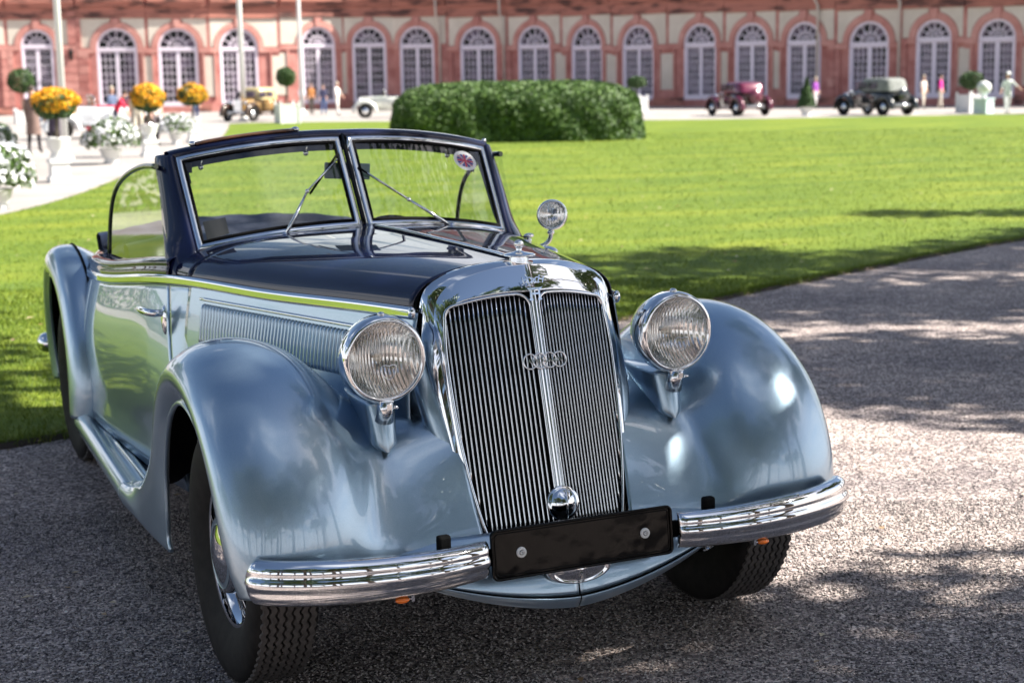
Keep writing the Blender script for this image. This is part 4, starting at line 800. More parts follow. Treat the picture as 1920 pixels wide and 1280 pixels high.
# ---- front fenders
W0 = (0.0, .355)
ST = [ # theta: [(x, r) for nine columns] lip ... seam
 (2, [(.862, .466), (.895, .500), (.900, .535), (.852, .572), (.74, .590), (.62, .572), (.50, .545), (.36, .535), (.22, .532)]),
 (9, [(.880, .456), (.912, .490), (.918, .530), (.865, .575), (.745, .596), (.62, .575), (.50, .538), (.36, .528), (.225, .525)]),
 (20, [(.898, .446), (.925, .480), (.930, .530), (.872, .580), (.745, .606), (.61, .575), (.505, .515), (.36, .508), (.235, .510)]),
 (36, [(.904, .440), (.930, .480), (.934, .535), (.872, .588), (.745, .612), (.60, .572), (.495, .497), (.365, .500), (.245, .520)]),
 (50, [(.905, .436), (.930, .480), (.934, .535), (.870, .590), (.742, .614), (.60, .570), (.485, .480), (.365, .478), (.255, .50)]),
 (68, [(.903, .430), (.928, .478), (.930, .530), (.868, .585), (.740, .608), (.60, .560), (.480, .458), (.365, .405), (.285, .395)]),
 (90, [(.896, .422), (.922, .472), (.924, .522), (.865, .574), (.740, .596), (.60, .545), (.485, .445), (.385, .385), (.335, .370)]),
 (110, [(.888, .414), (.914, .462), (.916, .510), (.860, .558), (.745, .578), (.615, .530), (.510, .455), (.425, .405), (.370, .395)]),
 (130, [(.880, .408), (.905, .455), (.905, .502), (.858, .546), (.755, .566), (.650, .532), (.560, .478), (.490, .440), (.440, .430)]),
 (150, [(.874, .398), (.896, .450), (.895, .502), (.858, .552), (.782, .578), (.710, .562), (.64, .530), (.58, .505), (.53, .495)]),
 (165, [(.871, .392), (.890, .465), (.888, .545), (.858, .610), (.802, .655), (.745, .662), (.69, .66), (.63, .655), (.57, .65)])]
def polar(x, r, th): return (x, W0[0] - r * math.cos(R(th)), W0[1] + r * math.sin(R(th)))
net = [[polar(x, r, th) for x, r in row] for th, row in ST]
net.append([(.870, .389, .345), (.887, .50, .372), (.886, .62, .405), (.860, .70, .428), (.805, .765, .432), (.745, .775, .425), (.69, .775, .42), (.63, .775, .42), (.57, .775, .42)])
net.append([(.868, .391, .275), (.886, .55, .290), (.886, .72, .325), (.863, .83, .352), (.808, .90, .356), (.745, .91, .346), (.69, .91, .34), (.63, .91, .34), (.57, .91, .34)])
net.append([(.868, .400, .243), (.886, .61, .262), (.887, .80, .300), (.868, .91, .325), (.812, .965, .328), (.745, .975, .320), (.69, .975, .315), (.63, .975, .315), (.57, .975, .315)])
net.append([(.876, .66, .243), (.888, .80, .262), (.889, .91, .291), (.871, .985, .313), (.818, 1.02, .314), (.745, 1.025, .305), (.69, 1.025, .301), (.63, 1.025, .301), (.57, 1.025, .301)])
net.append([(.881, .98, .245), (.888, 1.02, .262), (.886, 1.05, .288), (.870, 1.07, .307), (.822, 1.08, .308), (.745, 1.08, .299), (.69, 1.08, .297), (.63, 1.08, .297), (.57, 1.08, .297)])
FEN = surf(np.array(net), 190, 110)
def fender(s):
    o = panel('front_fender', S_(FEN, s), silver, .006, ctr=(.6, .1, .4))
    ke = int(np.argmax((FEN[:, 0, 2] < .2445) & (FEN[:, 0, 1] > .3))); e = FEN[:ke, 0][::3]; m = MB(); m.tube(S_(e, s), .0085, 10); m.build('wheel_arch_bead', silver, o)
both(fender)
# ---- running boards
def run_board(s):
    rows = []
    for y in np.linspace(1.055, 2.34, 40):
        t = (y - 1.03) / 1.31; xo = .882 - .078 * t; dz = .004 + .004 * t
        sec = [(0, .246), (.004, .262), (.001, .285), (-.010, .300), (-.028, .307), (-.045, .304), (-.055, .296), (-.075, .294), (-.082, .301), (-.090, .294), (-.105, .294), (-.112, .301), (-.12, .294), (-.16, .294), (-.30, .296)]
        rows.append([(s * (xo + a), y, z + dz) for a, z in sec])
    panel('running_board', np.array(rows), silver, .01, ctr=(.70, 1.7, .15))
    m = MB(); m.tube([(s * (.785 - .05 * max(0, y - 1.1) / 1.2), y, .309) for y in np.linspace(1.06, 1.75, 14)], .006, 8); m.build('step_strip', chrome, car)
both(run_board)
# ---- rear fenders
RW = (2.86, .355)
def rear_fender(s):
    net = []
    for th, k in ((-6, 0), (8, .1), (25, .35), (45, .7), (65, .95), (90, 1), (115, 1), (140, 1), (160, .95), (178, .85), (188, .8)):
        q = 1 if th < 120 else 1 + (th - 120) / 68 * .35; xi = max(0, th) / 90 * .022 if th < 90 else .022 + (th - 90) / 90 * .075
        cols = [(.800, .478), (.819, .502), (.818, .550), (.790, .592), (.745, .608), (.690, .604), (.60, .56)]
        net.append([(x - xi, RW[0] - (r if j < 1 else .492 + (r - .492) * q) * math.cos(R(th)), RW[1] + (r if j < 1 else .492 + (r - .492) * (1 + (q - 1) * .3)) * math.sin(R(th)) * (1.0 if th < 0 else 1)) for j, (x, r) in enumerate(cols)])
    Q = surf(np.array(net), 110, 60); o = panel('rear_fender', S_(Q, s), silver, .006, ctr=(.6, 2.86, .4)); m = MB(); m.tube(S_(Q[:, 0][::2], s), .008, 8); m.build('wheel_arch_bead', silver, o)
    m = MB(); m.tube(S_(Q[::2, -16] + np.array((.0, 0, .002)), s), .006, 6); m.build('fender_welt', matte, o)
both(rear_fender)

# ---- wheels
def wheel(x, y, s):
    wv = empty('wheel', (x, y, .364), parent=car, rz=0); T = Matrix.Rotation(s * R(90), 4, 'Y') @ Matrix.Diagonal((1.01, 1.01, 1.0 if y < 1 else .86, 1))      # lathe axis +Z -> outward
    m = MB(); m.lathe([(.205, -.062), (.222, -.072), (.26, -.088), (.30, -.093), (.335, -.088), (.351, -.076), (.354, -.06), (.3545, 0), (.354, .06), (.351, .076), (.335, .088), (.30, .093), (.26, .088), (.222, .072), (.205, .062)], 64, T); ty = m.build('tyre', rubber, wv)
    m = MB(); nseg = 300
    for k in range(7):
        c = -.066 + .022 * k; hw_ = .0078; rows = []
        for i in range(nseg):
            a = 2 * math.pi * i / nseg; zz = .0028 * (1 if (i // 2) % 2 else -1)
            sec = [(.353, c - hw_ + zz), (.360, c - hw_ + zz + .0005), (.360, c + hw_ + zz - .0005), (.353, c + hw_ + zz)]
            rows.append([(r_ * math.cos(a), r_ * math.sin(a), h) for r_, h in sec])
        m.sm = False; P_ = np.array(rows); P_ = np.array([[tuple(T @ Vector(v)) for v in row] for row in P_]); m.grid(P_, cu=True)
    m.build('tread', rubber_tread, ty)
    m = MB(); m.lathe([(.198, .060), (.216, .066), (.224, .058), (.214, .045), (.196, .03), (.190, 0), (.196, -.03), (.22, -.062)], 64, T); m.build('rim', chrome, wv)
    m = MB()
    for i in range(44):
        a = 2 * math.pi * i / 44; a2 = a + (.32 if i % 2 else -.32); h = .055 if i % 4 < 2 else -.01; p = T @ Vector((.196 * math.cos(a), .196 * math.sin(a), .02)); q = T @ Vector((.06 * math.cos(a2), .06 * math.sin(a2), h)); m.tube([p, q], .0022, 5, caps=False)
    m.build('spokes', chrome2, wv)
    m = MB(); m.lathe([(.112, .028), (.112, .066), (.108, .080), (.098, .086), (.090, .082), (.078, .088), (.05, .098), (.02, .104), (.001, .105)], 48, T); hb = m.build('hubcap', chrome, wv)
    m = MB(); m.lathe([(.097, .0872), (.091, .0845), (.080, .0885)], 48, T); m.build('hubcap_ring', silver, hb)
    m = MB(); m.lathe([(.175, -.05), (.175, -.01), (.05, .0), (.001, .0)], 32, T); m.build('brake_drum', matte, wv)
for x, y, s in ((-.750, -.09, -1), (.755, -.09, 1), (-.645, RW[0], -1), (.645, RW[0], 1)): wheel(x, y, s)
m = MB(); m.tube([(-.7, -.09, .34), (.7, -.09, .34)], .03, 10); m.tube([(-.7, RW[0], .36), (.7, RW[0], .36)], .04, 10); m.box((0, .4, .30), (.5, 1.6, .06)); m.box((0, -.1, .33), (.42, .8, .16)); m.build('axles', matte, car)

# ---- grille and its chrome shell
def G(x, z): return -.380 - .289 * (1.05 - z) + .27 * abs(x) * (1 if abs(x) > .03 else 1)
_ez = [.36, .46, .54, .64, .74, .86, .95, 1.02, 1.10]; _ex = [.185, .214, .229, .242, .250, .254, .252, .244, .236]
def xe(z): return float(cs(_ez, np.array(_ex)[:, None], [z])[0, 0])
def ztop(x): return 1.065 - .72 * max(0, abs(x) - .03) ** 2
grille = empty('grille', parent=car)
def half_outline(s, inset=0.0, zb_=.36):
    """closed outline of one half opening, list of (x,z)"""
    r = .034; x0 = .0125 + inset; pts = []
    zt0 = ztop(x0 + r) - inset
    pts += [(x0, zb_)]; pts += [(x0, z) for z in np.linspace(zb_ + .05, zt0 - r, 14)]
    pts += [(x0 + r - r * math.cos(a), zt0 - r + r * math.sin(a)) for a in np.linspace(.3, math.pi / 2, 5)]
    xr = xe(1.0) - inset; pts += [(x, ztop(x) - inset) for x in np.linspace(x0 + r + .015, xr - r * 1.3, 8)]
    zc = ztop(xr - r) - inset; pts += [(xr - r + r * math.sin(a), zc - r + r * math.cos(a)) for a in np.linspace(.15, math.pi / 2 - .1, 5)]
    pts += [(xe(z) - inset, z) for z in np.linspace(zc - r - .01, zb_, 24)]
    return [(s * x, z) for x, z in pts]
for s in (-1, 1):
    o_ = half_outline(s); m = MB(); m.tube([(x, G(x, z) - .004, z) for x, z in o_], .0042, 8, closed=True); m.build('grille_frame', chrome, grille)
    nb = 18 if s < 0 else 20
    for k in range(nb):
        x = .020 + (xe(.9) - .006 - .020) * (k + .5) / nb
        hi_ = ztop(x) - (.020 if k in (0, nb - 1) else .010 if k in (1, nb - 2) else .004); fit_ = [z for z in np.linspace(.365, hi_, 60) if x < xe(z) - .003]
        if len(fit_) < 6: continue
        P_ = [(s * x, G(x, z) + .002, z) for z in np.linspace(min(fit_), hi_, 14)]; m = MB(); m.tube(P_, .0027 if s < 0 else .0023, 6, flat=(1.8, 1)); m.build('grille_bar', chrome, grille)
m = MB(); m.grid(np.array([[(x, G(x, z) + .030, z) for x in np.linspace(-.27, .27, 25)] for z in (.34, .7, 1.10)])); m.build('grille_backing', matte, grille)
m = MB(); zz = np.linspace(.50, 1.075, 20); m.grid(np.array([[(-.0095, G(0, z) + .004, z), (-.007, G(0, z) - .006, z), (0, G(0, z) - .012, z), (.007, G(0, z) - .006, z), (.0095, G(0, z) + .004, z)] for z in zz])); m.build('centre_strip', chrome, grille)
# chrome disc at the foot, creased down its middle
T = Matrix.Translation((0, G(0, .508) - .004, .508)) @ Matrix.Rotation(R(90 - 14), 4, 'X')
m = MB(); m.lathe([(.001, .034), (.014, .031), (.028, .024), (.038, .016), (.041, .012), (.046, .013), (.048, .008), (.047, 0)], 40, T)
for i, v in enumerate(m.V):
    pass
m.build('crank_cover', chrome, grille); m = MB(); m.tube([(0, G(0, .508) - .030, .545), (0, G(0, .508) - .039, .508), (0, G(0, .508) - .034, .468)], .003, 6); m.build('crank_cover_ridge', chrome, grille)
# shell
def shell_rows():
    # half outlines from centre top (k=0) down to the foot; cols: opening edge, face, crease, crown, back edge
    A = [(.0, 1.070), (.06, 1.070), (.12, 1.064), (.19, 1.051), (.228, 1.032), (.2475, .995), (.2555, .94), (.2575, .86), (.2535, .74), (.2455, .64), (.2325, .54), (.2175, .46), (.188, .36)]
    C = [(.0, 1.143), (.07, 1.138), (.125, 1.127), (.175, 1.111), (.234, 1.080), (.262, 1.038), (.271, .98), (.267, .88), (.261, .76), (.253, .64), (.240, .54), (.225, .46), (.196, .36)]
    cy = [.012, .012, .012, .012, .012, .010, .007, .004, .003, .002, .002, .002, .002]
    se = lambda x: 1.026 + .1225 * (1 - (x / .300) ** 2.4) ** (1 / 2.4)
    D = [(.0, se(0), -.262), (.07, se(.07), -.262), (.13, se(.13), -.262), (.19, se(.19), -.262), (.245, se(.245), -.262), (.285, se(.285), -.262), (.302, 1.00, -.266), (.300, .90, -.31), (.284, .76, -.37), (.266, .64, -.42), (.250, .54, -.455), (.230, .46, -.482), (.201, .36, -.512)]
    D = [(a_, c_, b_) for a_, b_, c_ in D]
    n = 70; A = curve(A, n); C = curve(C, n); D = curve(D, n); cy = np.interp(np.linspace(0, 1, n), np.linspace(0, 1, 13), cy); rows = []
    for a, c, d, q in zip(A, C, D, cy):
        P0 = np.array((a[0], G(a[0], a[1]) + .012, a[1])); P1 = np.array((a[0], G(a[0], a[1]) - .003, a[1])); P3 = np.array((c[0], G(c[0], c[1]) + q, c[1])); P5 = np.array(d)
        mid = (P1 + P3) / 2 + np.array((0, -.002, 0)) * min(1, np.linalg.norm(P3 - P1) / .03)
        out = (P3 + P5) / 2; out[2] += .007 * (1 if c[1] > 1.0 else .2); out[0] += .006 * (c[0] > .2)
        seq = [P0, P1, P1 + (mid - P1) * .12, mid, P3 + (mid - P3) * .04, P3, P3 + (out - P3) * .04, P3 + (out - P3) * .45 + np.array((0, 0, .002)), out, P5 + (out - P5) * .35, P5]
        rows.append(seq)
    return np.array(rows)
SR = shell_rows()
Q = np.concatenate([mir(SR[::-1]), SR[1:]], 0)
panel('grille_shell', Q, chrome, .004, parent=grille, back=False)
# painted flanks between shell and fenders
def flank(s):
    rows = []
    for z in np.linspace(.98, .38, 26):
        x0 = float(np.interp(z, [.36, .44, .54, .64, .76, .86, .94, 1.0], [.203, .224, .249, .265, .283, .296, .301, .302])) - .004; y0 = float(np.interp(z, [.36, .44, .54, .64, .76, .86, .94, 1.0], [-.512, -.488, -.455, -.42, -.375, -.325, -.285, -.266]))
        k = max(0, (.95 - z) / .5); b_ = .020 * math.sin(math.pi * min(1, max(0, (.98 - z) / .42)))
        rows.append([(x0, y0, z), (x0 + .016 + b_, y0 + .02, z), (x0 + .024 + b_, y0 + .06, z), (x0 + .026 + b_ * .5, y0 + .13, z), (x0 + .02, y0 + .22, z)])
    Q = surf(np.array(rows), 40, 20); panel('grille_flank', S_(Q, s), silver, .004, flip=s < 0)
both(flank)
# crest, ring badge
def badge_M(x, z, off, tilt=16): return Matrix.Translation((x, G(0, z) + .27 * abs(x) * 0 - off, z)) @ Matrix.Rotation(R(90 - tilt), 4, 'X')
cre = empty('radiator_crest', parent=grille)
for i, ch in enumerate('HORCH'):
    a = (i - 2) * .16; text_mesh(ch, .0215 + .003 * abs(i - 2), .0018, 'letter', chrome, cre, badge_M(0, 1.098, .014) @ Matrix.Translation(((i - 2) * .0118, .004 * (2 - abs(i - 2)) * -.5 + .006 , 0)) @ Matrix.Rotation(-a, 4, 'Z'))
m = MB(); mm = badge_M(0, 1.074, .0135)
m.prism([(-.026, .012), (-.022, .008), (.022, .008), (.026, .012), (.020, .003), (-.020, .003)], 0, .003, mm)
for x in (-.0155, .0115): m.prism([(x, .004), (x + .004, .004), (x + .004, -.022), (x, -.022)], 0, .003, mm); m.prism([(x - .0035, -.022), (x + .0075, -.022), (x + .0075, -.027), (x - .0035, -.027)], 0, .003, mm)
m.prism([(-.0155, -.006), (.0155, -.006), (.0155, -.011), (-.0155, -.011)], 0, .0032, mm); m.build('crest_plate', chrome, cre)
rg = empty('ring_badge', parent=grille)
for k in range(4):
    mm = Matrix.Translation((-.0445 + .0297 * k, G(0, .888) - .019, .888)) @ Matrix.Rotation(R(90 - 14), 4, 'X'); m = MB(); m.tube([mm @ Vector((.0205 * math.cos(a), .0205 * math.sin(a), 0)) for a in np.linspace(0, 2 * math.pi, 33)[:-1]], .0026, 8, closed=True); m.build('ring', chrome, rg)
text_mesh('AUTO UNION', .0165, .0016, 'lettering', chrome, rg, Matrix.Translation((0, G(0, .888) - .0225, .888)) @ Matrix.Rotation(R(90 - 14), 4, 'X'), 1.0)
m = MB(); m.box((0, G(0, .888) - .012, .888), (.012, .016, .014)); m.build('badge_mount', chrome, rg)
# mascot: winged disc with a ball
ms_ = empty('radiator_mascot', (0, -.292, 1.142), parent=car)
m = MB(); m.lathe([(.040, -.004), (.040, .002), (.030, .006), (.026, .014), (.018, .018), (.046, .021), (.048, .0235), (.040, .027), (.016, .031), (.009, .034)], 36); m.build('cap', chrome, ms_)
m = MB(); m.lathe([(.012, .030), (.007, .036), (.009, .040), (.005, .044)], 16); m.ball((0, 0, .052), .0125, 10); m.build('ball', chrome, ms_)
m = MB()
for i in range(12): a = 2 * math.pi * i / 12; m.tube([(.0125 * math.cos(a) * math.sin(q), .0125 * math.sin(a) * math.sin(q), .052 - .0125 * math.cos(q)) for q in np.linspace(.3, 2.8, 7)], .0013, 5)
m.build('ball_ribs', chrome2, ms_)

# ---- headlights
def headlight(s):
    x, y, z = s * .449, -.40, .922
    hl = empty('headlight', (x, y, z), parent=car); T = Matrix.Rotation(R(90), 4, 'X') @ Matrix.Identity(4)   # +Z -> -Y (forward)
    r = .1165
    m = MB(); m.lathe([(r - .003, -.012), (r - .002, -.03), (r - .008, -.065), (r - .020, -.10), (r - .044, -.133), (r - .078, -.156), (.012, -.168), (.001, -.169)], 56, T); m.build('shell', silver, hl)
    m = MB(); m.lathe([(r - .001, -.046), (r + .002, -.04), (r + .0015, -.010), (r - .002, .004), (r - .010, .010), (r - .013, .009), (r - .016, .003), (r - .016, -.006)], 64, T); m.build('bezel', chrome, hl)
    m = MB(); m.lathe([(r - .016, -.003), (.082, .010), (.062, .017), (.04, .0225), (.02, .025), (.001, .0255)], 56, T); m.build('lens', lens_glass, hl)
    m = MB(); m.lathe([(r - .016, -.004), (.088, -.028), (.074, -.05), (.052, -.072), (.028, -.086), (.008, -.09)], 48, T); m.build('reflector', reflector, hl)
    m = MB(); m.ball((0, .055, 0), (.013, .022, .013), 8); m.build('bulb', mat('bulb_glass', (.75, .72, .62), .1, .2), hl)
    sh = [(-.020, -.030), (-.020, -.048), (-.012, -.060), (0, -.067), (.012, -.060), (.020, -.048), (.020, -.030), (.010, -.027), (0, -.031), (-.010, -.027)]
    m = MB(); m.tube([T @ Vector((a * 1.0, b_ + .018, .0275)) for a, b_ in sh], .0016, 6, closed=True); m.build('lens_shield', chrome2, hl)
    m = MB(); m.ball((0, .02, r + .004), (.010, .012, .006), 8); m.build('rim_stud', chrome2, hl); m = MB(); m.box((0, -.018, -r - .006), (.014, .012, .014)); m.tube([(0, .0, -r + .01), (0, .02, -r - .05)], [.020, .026], 12); m.tube([(.012, -.022, -r - .008), (.024, -.022, -r - .010)], .005, 8); m.build('clamp', chrome2, hl)
    # teardrop pod on the fender
    rows = []
    for z in np.linspace(.670, .800, 16):
        t = (z - .670) / .13; yf = -.398 + .022 * t + .012 * t * t; ln = .03 + .21 * t ** .8; w_ = (.034 + .010 * t) * min(1, (t + .01) / .16) ** .5
        sec = []
        for a in np.linspace(0, 2 * math.pi, 25)[:-1]:
            cx_, sy_ = math.cos(a), math.sin(a); yy = yf + (.034 * (1 + sy_) if sy_ < 0 else .034 + ln * sy_); ww = w_ * abs(cx_) ** .9 * math.copysign(1, cx_)
            sec.append((s * .446 + ww, yy, z))
        rows.append(sec)
    top = [[(s * .446 + (p[0] - s * .446) * k, -.33 + (p[1] + .33) * k, .800 + .012 * (1 - k)) for p in rows[-1]] for k in (.85, .5, .1)]
    m = MB(); m.grid(np.array(rows + top), cv=True); po = m.build('headlight_pod', silver, car)
    return hl
both(headlight)

# ---- bumpers
def bumper(s):
    C_ = curve([(.286, -.668, .424), (.36, -.688, .4245), (.48, -.703, .426), (.62, -.698, .428), (.74, -.675, .431), (.82, -.643, .433), (.868, -.610, .434), (.893, -.575, .435)], 56); rows = []
    prof = [(-.048, .012), (-.050, .0), (-.044, -.012), (-.034, -.019), (-.022, -.021), (-.017, -.020), (-.012, -.024), (0, -.030), (.012, -.024), (.017, -.020), (.022, -.021), (.034, -.019), (.044, -.012), (.050, 0), (.048, .012)]
    for i, p in enumerate(C_):
        t = C_[min(i + 1, 55)] - C_[max(i - 1, 0)]; t /= np.linalg.norm(t); nrm = np.array((t[1], -t[0], 0)); nrm /= np.linalg.norm(nrm)
        k = min(1, ((55.6 - i) / 4)) ** .5 if i > 51 else 1; k = max(k, .35); e = min(1, (i + .6) / 2) ** .5
        rows.append([p + nrm * (-b_) * (k if b_ < 0 else 1) * e * 1.15 + np.array((0, 0, a * k * (1.0 + .16 * min(1, i / 30)))) for a, b_ in prof])
    Q = surf(np.array(rows), 90, 70) if False else np.array(rows); o = panel('bumper', S_(Q, s), chrome, .004, back=False, ctr=(.6, -.5, .43))
    m = MB(); c = Q[0].mean(0) + np.array((.0, .004, 0)); n_ = len(Q[0]); P_ = S_(Q[0], s); m.add(list(P_), [list(range(n_))]); m.build('bumper_end', chrome, o)
    m = MB(); m.box((s * .398, -.652, .462), (.036, .026, .078)); m.build('bumper_bracket', matte, car, bevel=.007)
    m = MB(); m.box((s * .30, -.655, .425), (.06, .014, .045)); m.build('bumper_arm', matte, car)
    ind = empty('indicator', (s * .535, -.705, .366), parent=car); m = MB(); m.ball((s * .010 if s > 0 else 0, 0, 0), (.019, .012, .0085), 10); m.build('lens', orange_glass, ind)
    sg = -1; dx_ = .026 if s < 0 else -.020
    m = MB(); m.box((dx_ + (s * .0), .0, .004), (.008, .014, .020)); m.tube([(dx_, 0, 0), (0, 0, 0)], .003, 8); m.tube([(dx_, 0, .01), (dx_, .02, .045)], .004, 8); m.build('stalk', chrome2, ind)
both(bumper)
# ---- blank number plate
pl = empty('number_plate', (0, -.668, .430), parent=car); pl.rotation_euler = (R(-6), 0, 0)
def rrect(hx, hz, r, n=5):
    out = []
    for cx_, cz_, a0 in ((hx - r, hz - r, 0), (-hx + r, hz - r, 90), (-hx + r, -hz + r, 180), (hx - r, -hz + r, 270)): out += [(cx_ + r * math.cos(R(a0 + 90 * k / n)), cz_ + r * math.sin(R(a0 + 90 * k / n))) for k in range(n + 1)]
    return out
TX = Matrix.Rotation(R(90), 4, 'X')
m = MB(); m.prism(rrect(.272, .067, .016), -.004, .0, TX); m.build('plate_board', black, pl)
m = MB(); m.tube([TX @ Vector((x, z, .0025)) for x, z in rrect(.269, .064, .015)], .004, 8, closed=True); m.tube([TX @ Vector((x, z, .001)) for x, z in rrect(.260, .055, .010)], .0016, 6, closed=True); m.build('plate_rim', black, pl)
for x in (-.186, .186):
    sc = empty('screw', (x, 0, 0), parent=pl); m = MB(); m.lathe([(.0145, .001), (.0135, .005), (.010, .006), (.007, .005)], 24, TX); m.build('washer', white_paint, sc); m = MB(); m.lathe([(.0065, .005), (.0065, .008), (.003, .008), (.003, .006), (.001, .006)], 6, TX); m.build('bolt', steel, sc)
m = MB(); m.box((0, -.61, .41), (.30, .08, .03)); m.box((0, -.56, .44), (.05, .14, .03)); m.build('plate_bracket', matte, car)
# ---- front apron
def apron(s):
    def A(x, t):
        ax = abs(x); zb_ = .243 + .42 * ax ** 1.75 + .02 * ax; zt_ = .455 - .02 * ax; yb = -.645 + .22 * ax ** 2; z = zb_ + (zt_ - zb_) * t
        y = yb + .015 * math.exp(-((t - .0) / .08) ** 2) + .105 * t ** 1.5 - .012 * math.sin(math.pi * t); return (x, y, z)
    for nm, t0, t1, off in (('apron_lip', 0, .155, .008), ('apron_panel', .172, 1, 0)):
        Q = np.array([[A(s * x, t) for t in np.linspace(t0, t1, 16)] for x in np.linspace(.0025, .66, 44)]); Q[..., 1] -= off; panel(nm, Q, silver, .004, flip=s > 0)
    Q = np.array([[A(s * x, t) for t in np.linspace(.1, .25, 4)] for x in np.linspace(0, .66, 30)]); Q[..., 1] += .006; m = MB(); m.grid(Q); m.build('apron_seam', matte, car)
both(apron)
m = MB(); m.box((0, -.50, .33), (.7, .16, .03)); m.build('undertray', matte, car)
T = Matrix.Translation((0, -.640, .352)) @ Matrix.Rotation(R(90), 4, 'X') @ Matrix.Diagonal((.98, .42, 1, 1)); m = MB(); m.lathe([(.001, .018), (.04, .015), (.07, .008), (.08, .004), (.084, .010), (.096, .007), (.100, -.004)], 44, T); m.build('crank_hole_surround', chrome, car)
m = MB(); m.box((0, -.660, .330), (.006, .006, .022)); m.build('surround_ridge', chrome2, car)

# ---- windscreen
ws = empty('windscreen', parent=car)
def wsp(s, u, v, off=0):
    """u 0 centre .. 1 outer, v 0 bottom .. 1 top"""
    b0 = np.array((.012, .962, 1.150)); b1 = np.array((.580, 1.035, 1.092)); t0 = np.array((.012, 1.178, 1.462)); t1 = np.array((.592, 1.252, 1.404))
    bo = b0 + (b1 - b0) * u + np.array((0, -.03, .017)) * 4 * u * (1 - u) * np.array((1, 1, 1)); to = t0 + (t1 - t0) * u + np.array((0, -.03, .017)) * 4 * u * (1 - u)
    p = bo + (to - bo) * v; p[1] -= off; p[0] *= s; return p
for s in (-1, 1):
    Q = np.array([[wsp(s, u, v, .002) for v in np.linspace(.02, .98, 6)] for u in np.linspace(.01, .99, 24)]); m = MB(); m.grid(Q); m.build('glass', screen_glass, ws)
    loop = [wsp(s, u, 0, .008) for u in np.linspace(0, 1, 14)] + [wsp(s, 1, v, .008) for v in np.linspace(.03, .97, 8)] + [wsp(s, u, 1, .008) for u in np.linspace(1, 0, 14)] + [wsp(s, 0, v, .008) for v in np.linspace(.97, .03, 8)]
    inner = []; c0 = np.mean(loop, 0)
    K = len(loop); rows = []
    def off_pt(u, v, d): return wsp(s, u, v, d)
    def strip(name, pts_o, pts_i, mt):
        rows = []
        for a, b_ in zip(pts_o, pts_i): a = np.array(a); b_ = np.array(b_); rows.append([a + (0, .012, 0), a, a * .7 + b_ * .3 + (0, -.005, 0), a * .3 + b_ * .7 + (0, -.005, 0), b_, b_ + (0, .012, 0)])
        m = MB(); m.grid(np.array(rows)); return m.build(name, mt, ws)
    wu, wv_ = .036, .062; us = np.linspace(0, 1, 18); vs = np.linspace(0, 1, 10)
    strip('chrome_frame', [off_pt(u, 0, .008) for u in us], [off_pt(wu + u * (1 - 2 * wu), wv_, .008) for u in us], chrome)
    strip('chrome_frame', [off_pt(u, 1, .008) for u in us], [off_pt(wu + u * (1 - 2 * wu), 1 - wv_, .008) for u in us], chrome)
    strip('chrome_frame', [off_pt(1, v, .009) for v in vs], [off_pt(1 - wu, wv_ + v * (1 - 2 * wv_), .009) for v in vs], chrome)
    strip('chrome_frame', [off_pt(0, v, .009) for v in vs], [off_pt(wu, wv_ + v * (1 - 2 * wv_), .009) for v in vs], chrome)
    m = MB()   # rubber inside the chrome
    m.tube([off_pt(u, v, .004) for u, v in [(wu * 1.15, wv_ * 1.2 + k * (1 - 2.4 * wv_)) for k in vs] + [(wu * 1.15 + k * (1 - 2.3 * wu), 1 - wv_ * 1.2) for k in us[1:]] + [(1 - wu * 1.15, 1 - wv_ * 1.2 - k * (1 - 2.4 * wv_)) for k in vs[1:]] + [(1 - wu * 1.15 - k * (1 - 2.3 * wu), wv_ * 1.2) for k in us[1:-1]]], .006, 6, closed=True); m.build('gasket', matte, ws)
    # navy pillar, sweeping out into the scuttle
    rows = []
    for v, xi, xo_, yo, zz_ in ((-.34, .640, .672, 1.06, 1.000), (-.16, .615, .676, 1.075, 1.035), (-.04, .592, .672, 1.095, 1.075), (.12, .590, .664, 1.14, 1.135), (.4, .593, .656, 1.19, 1.22), (.7, .597, .650, 1.245, 1.32), (.95, .600, .646, 1.30, 1.40), (1.02, .600, .640, 1.31, 1.425)):
        p = wsp(1, 1, v, .006); pi = np.array((xi, p[1], p[2] if v > -.05 else zz_ + .0)); po = np.array((xo_, yo, p[2] - .004 if v > -.05 else zz_ - .004)); pb = po + np.array((-.045, .035, 0))
        rows.append([pi + (-.008, .004, 0), pi + (.004, -.006, 0), pi * .45 + po * .55 + np.array((.004, -.018, 0)), po, po + (-.006, .03, 0), pb + (-.01, .01, 0)])
    Q = surf(np.array(rows), 36, 26); panel('windscreen_pillar', S_(Q, s), navy, .006, parent=ws, back=False, ctr=(.60, 1.25, 1.2))
# header rail above the glass
rows = []
for u in np.linspace(-1, 1, 61):
    s = -1 if u < 0 else 1; p = wsp(s, abs(u) * 1.03, 1.0, .004); p = np.array(p)
    rows.append([p + (0, .0, -.004), p + (0, -.006, .006), p + (0, .002, .016), p + (0, .03, .022), p + (0, .07, .016), p + (0, .075, -.03), p + (0, .04, -.036), p + (0, .02, -.03)])
m = MB(); m.grid(np.array(rows)); m.build('header_rail', navy, ws)
m = MB(); m.tube([wsp(-1, u, 1.0, -.03) + np.array((0, 0, .026)) for u in np.linspace(.28, .86, 12)], .010, 8, flat=(2, .7)); m.build('header_strip', wood, ws)
for u in (.26, .88): m = MB(); m.ball(wsp(-1, u, 1.0, -.03) + np.array((0, 0, .028)), (.014, .02, .010), 6); m.build('header_catch', chrome2, ws)
m = MB(); m.ball(wsp(1, 1.02, 1.0, .0) + np.array((0, .01, .022)), .009, 6); m.build('header_catch', chrome2, ws)
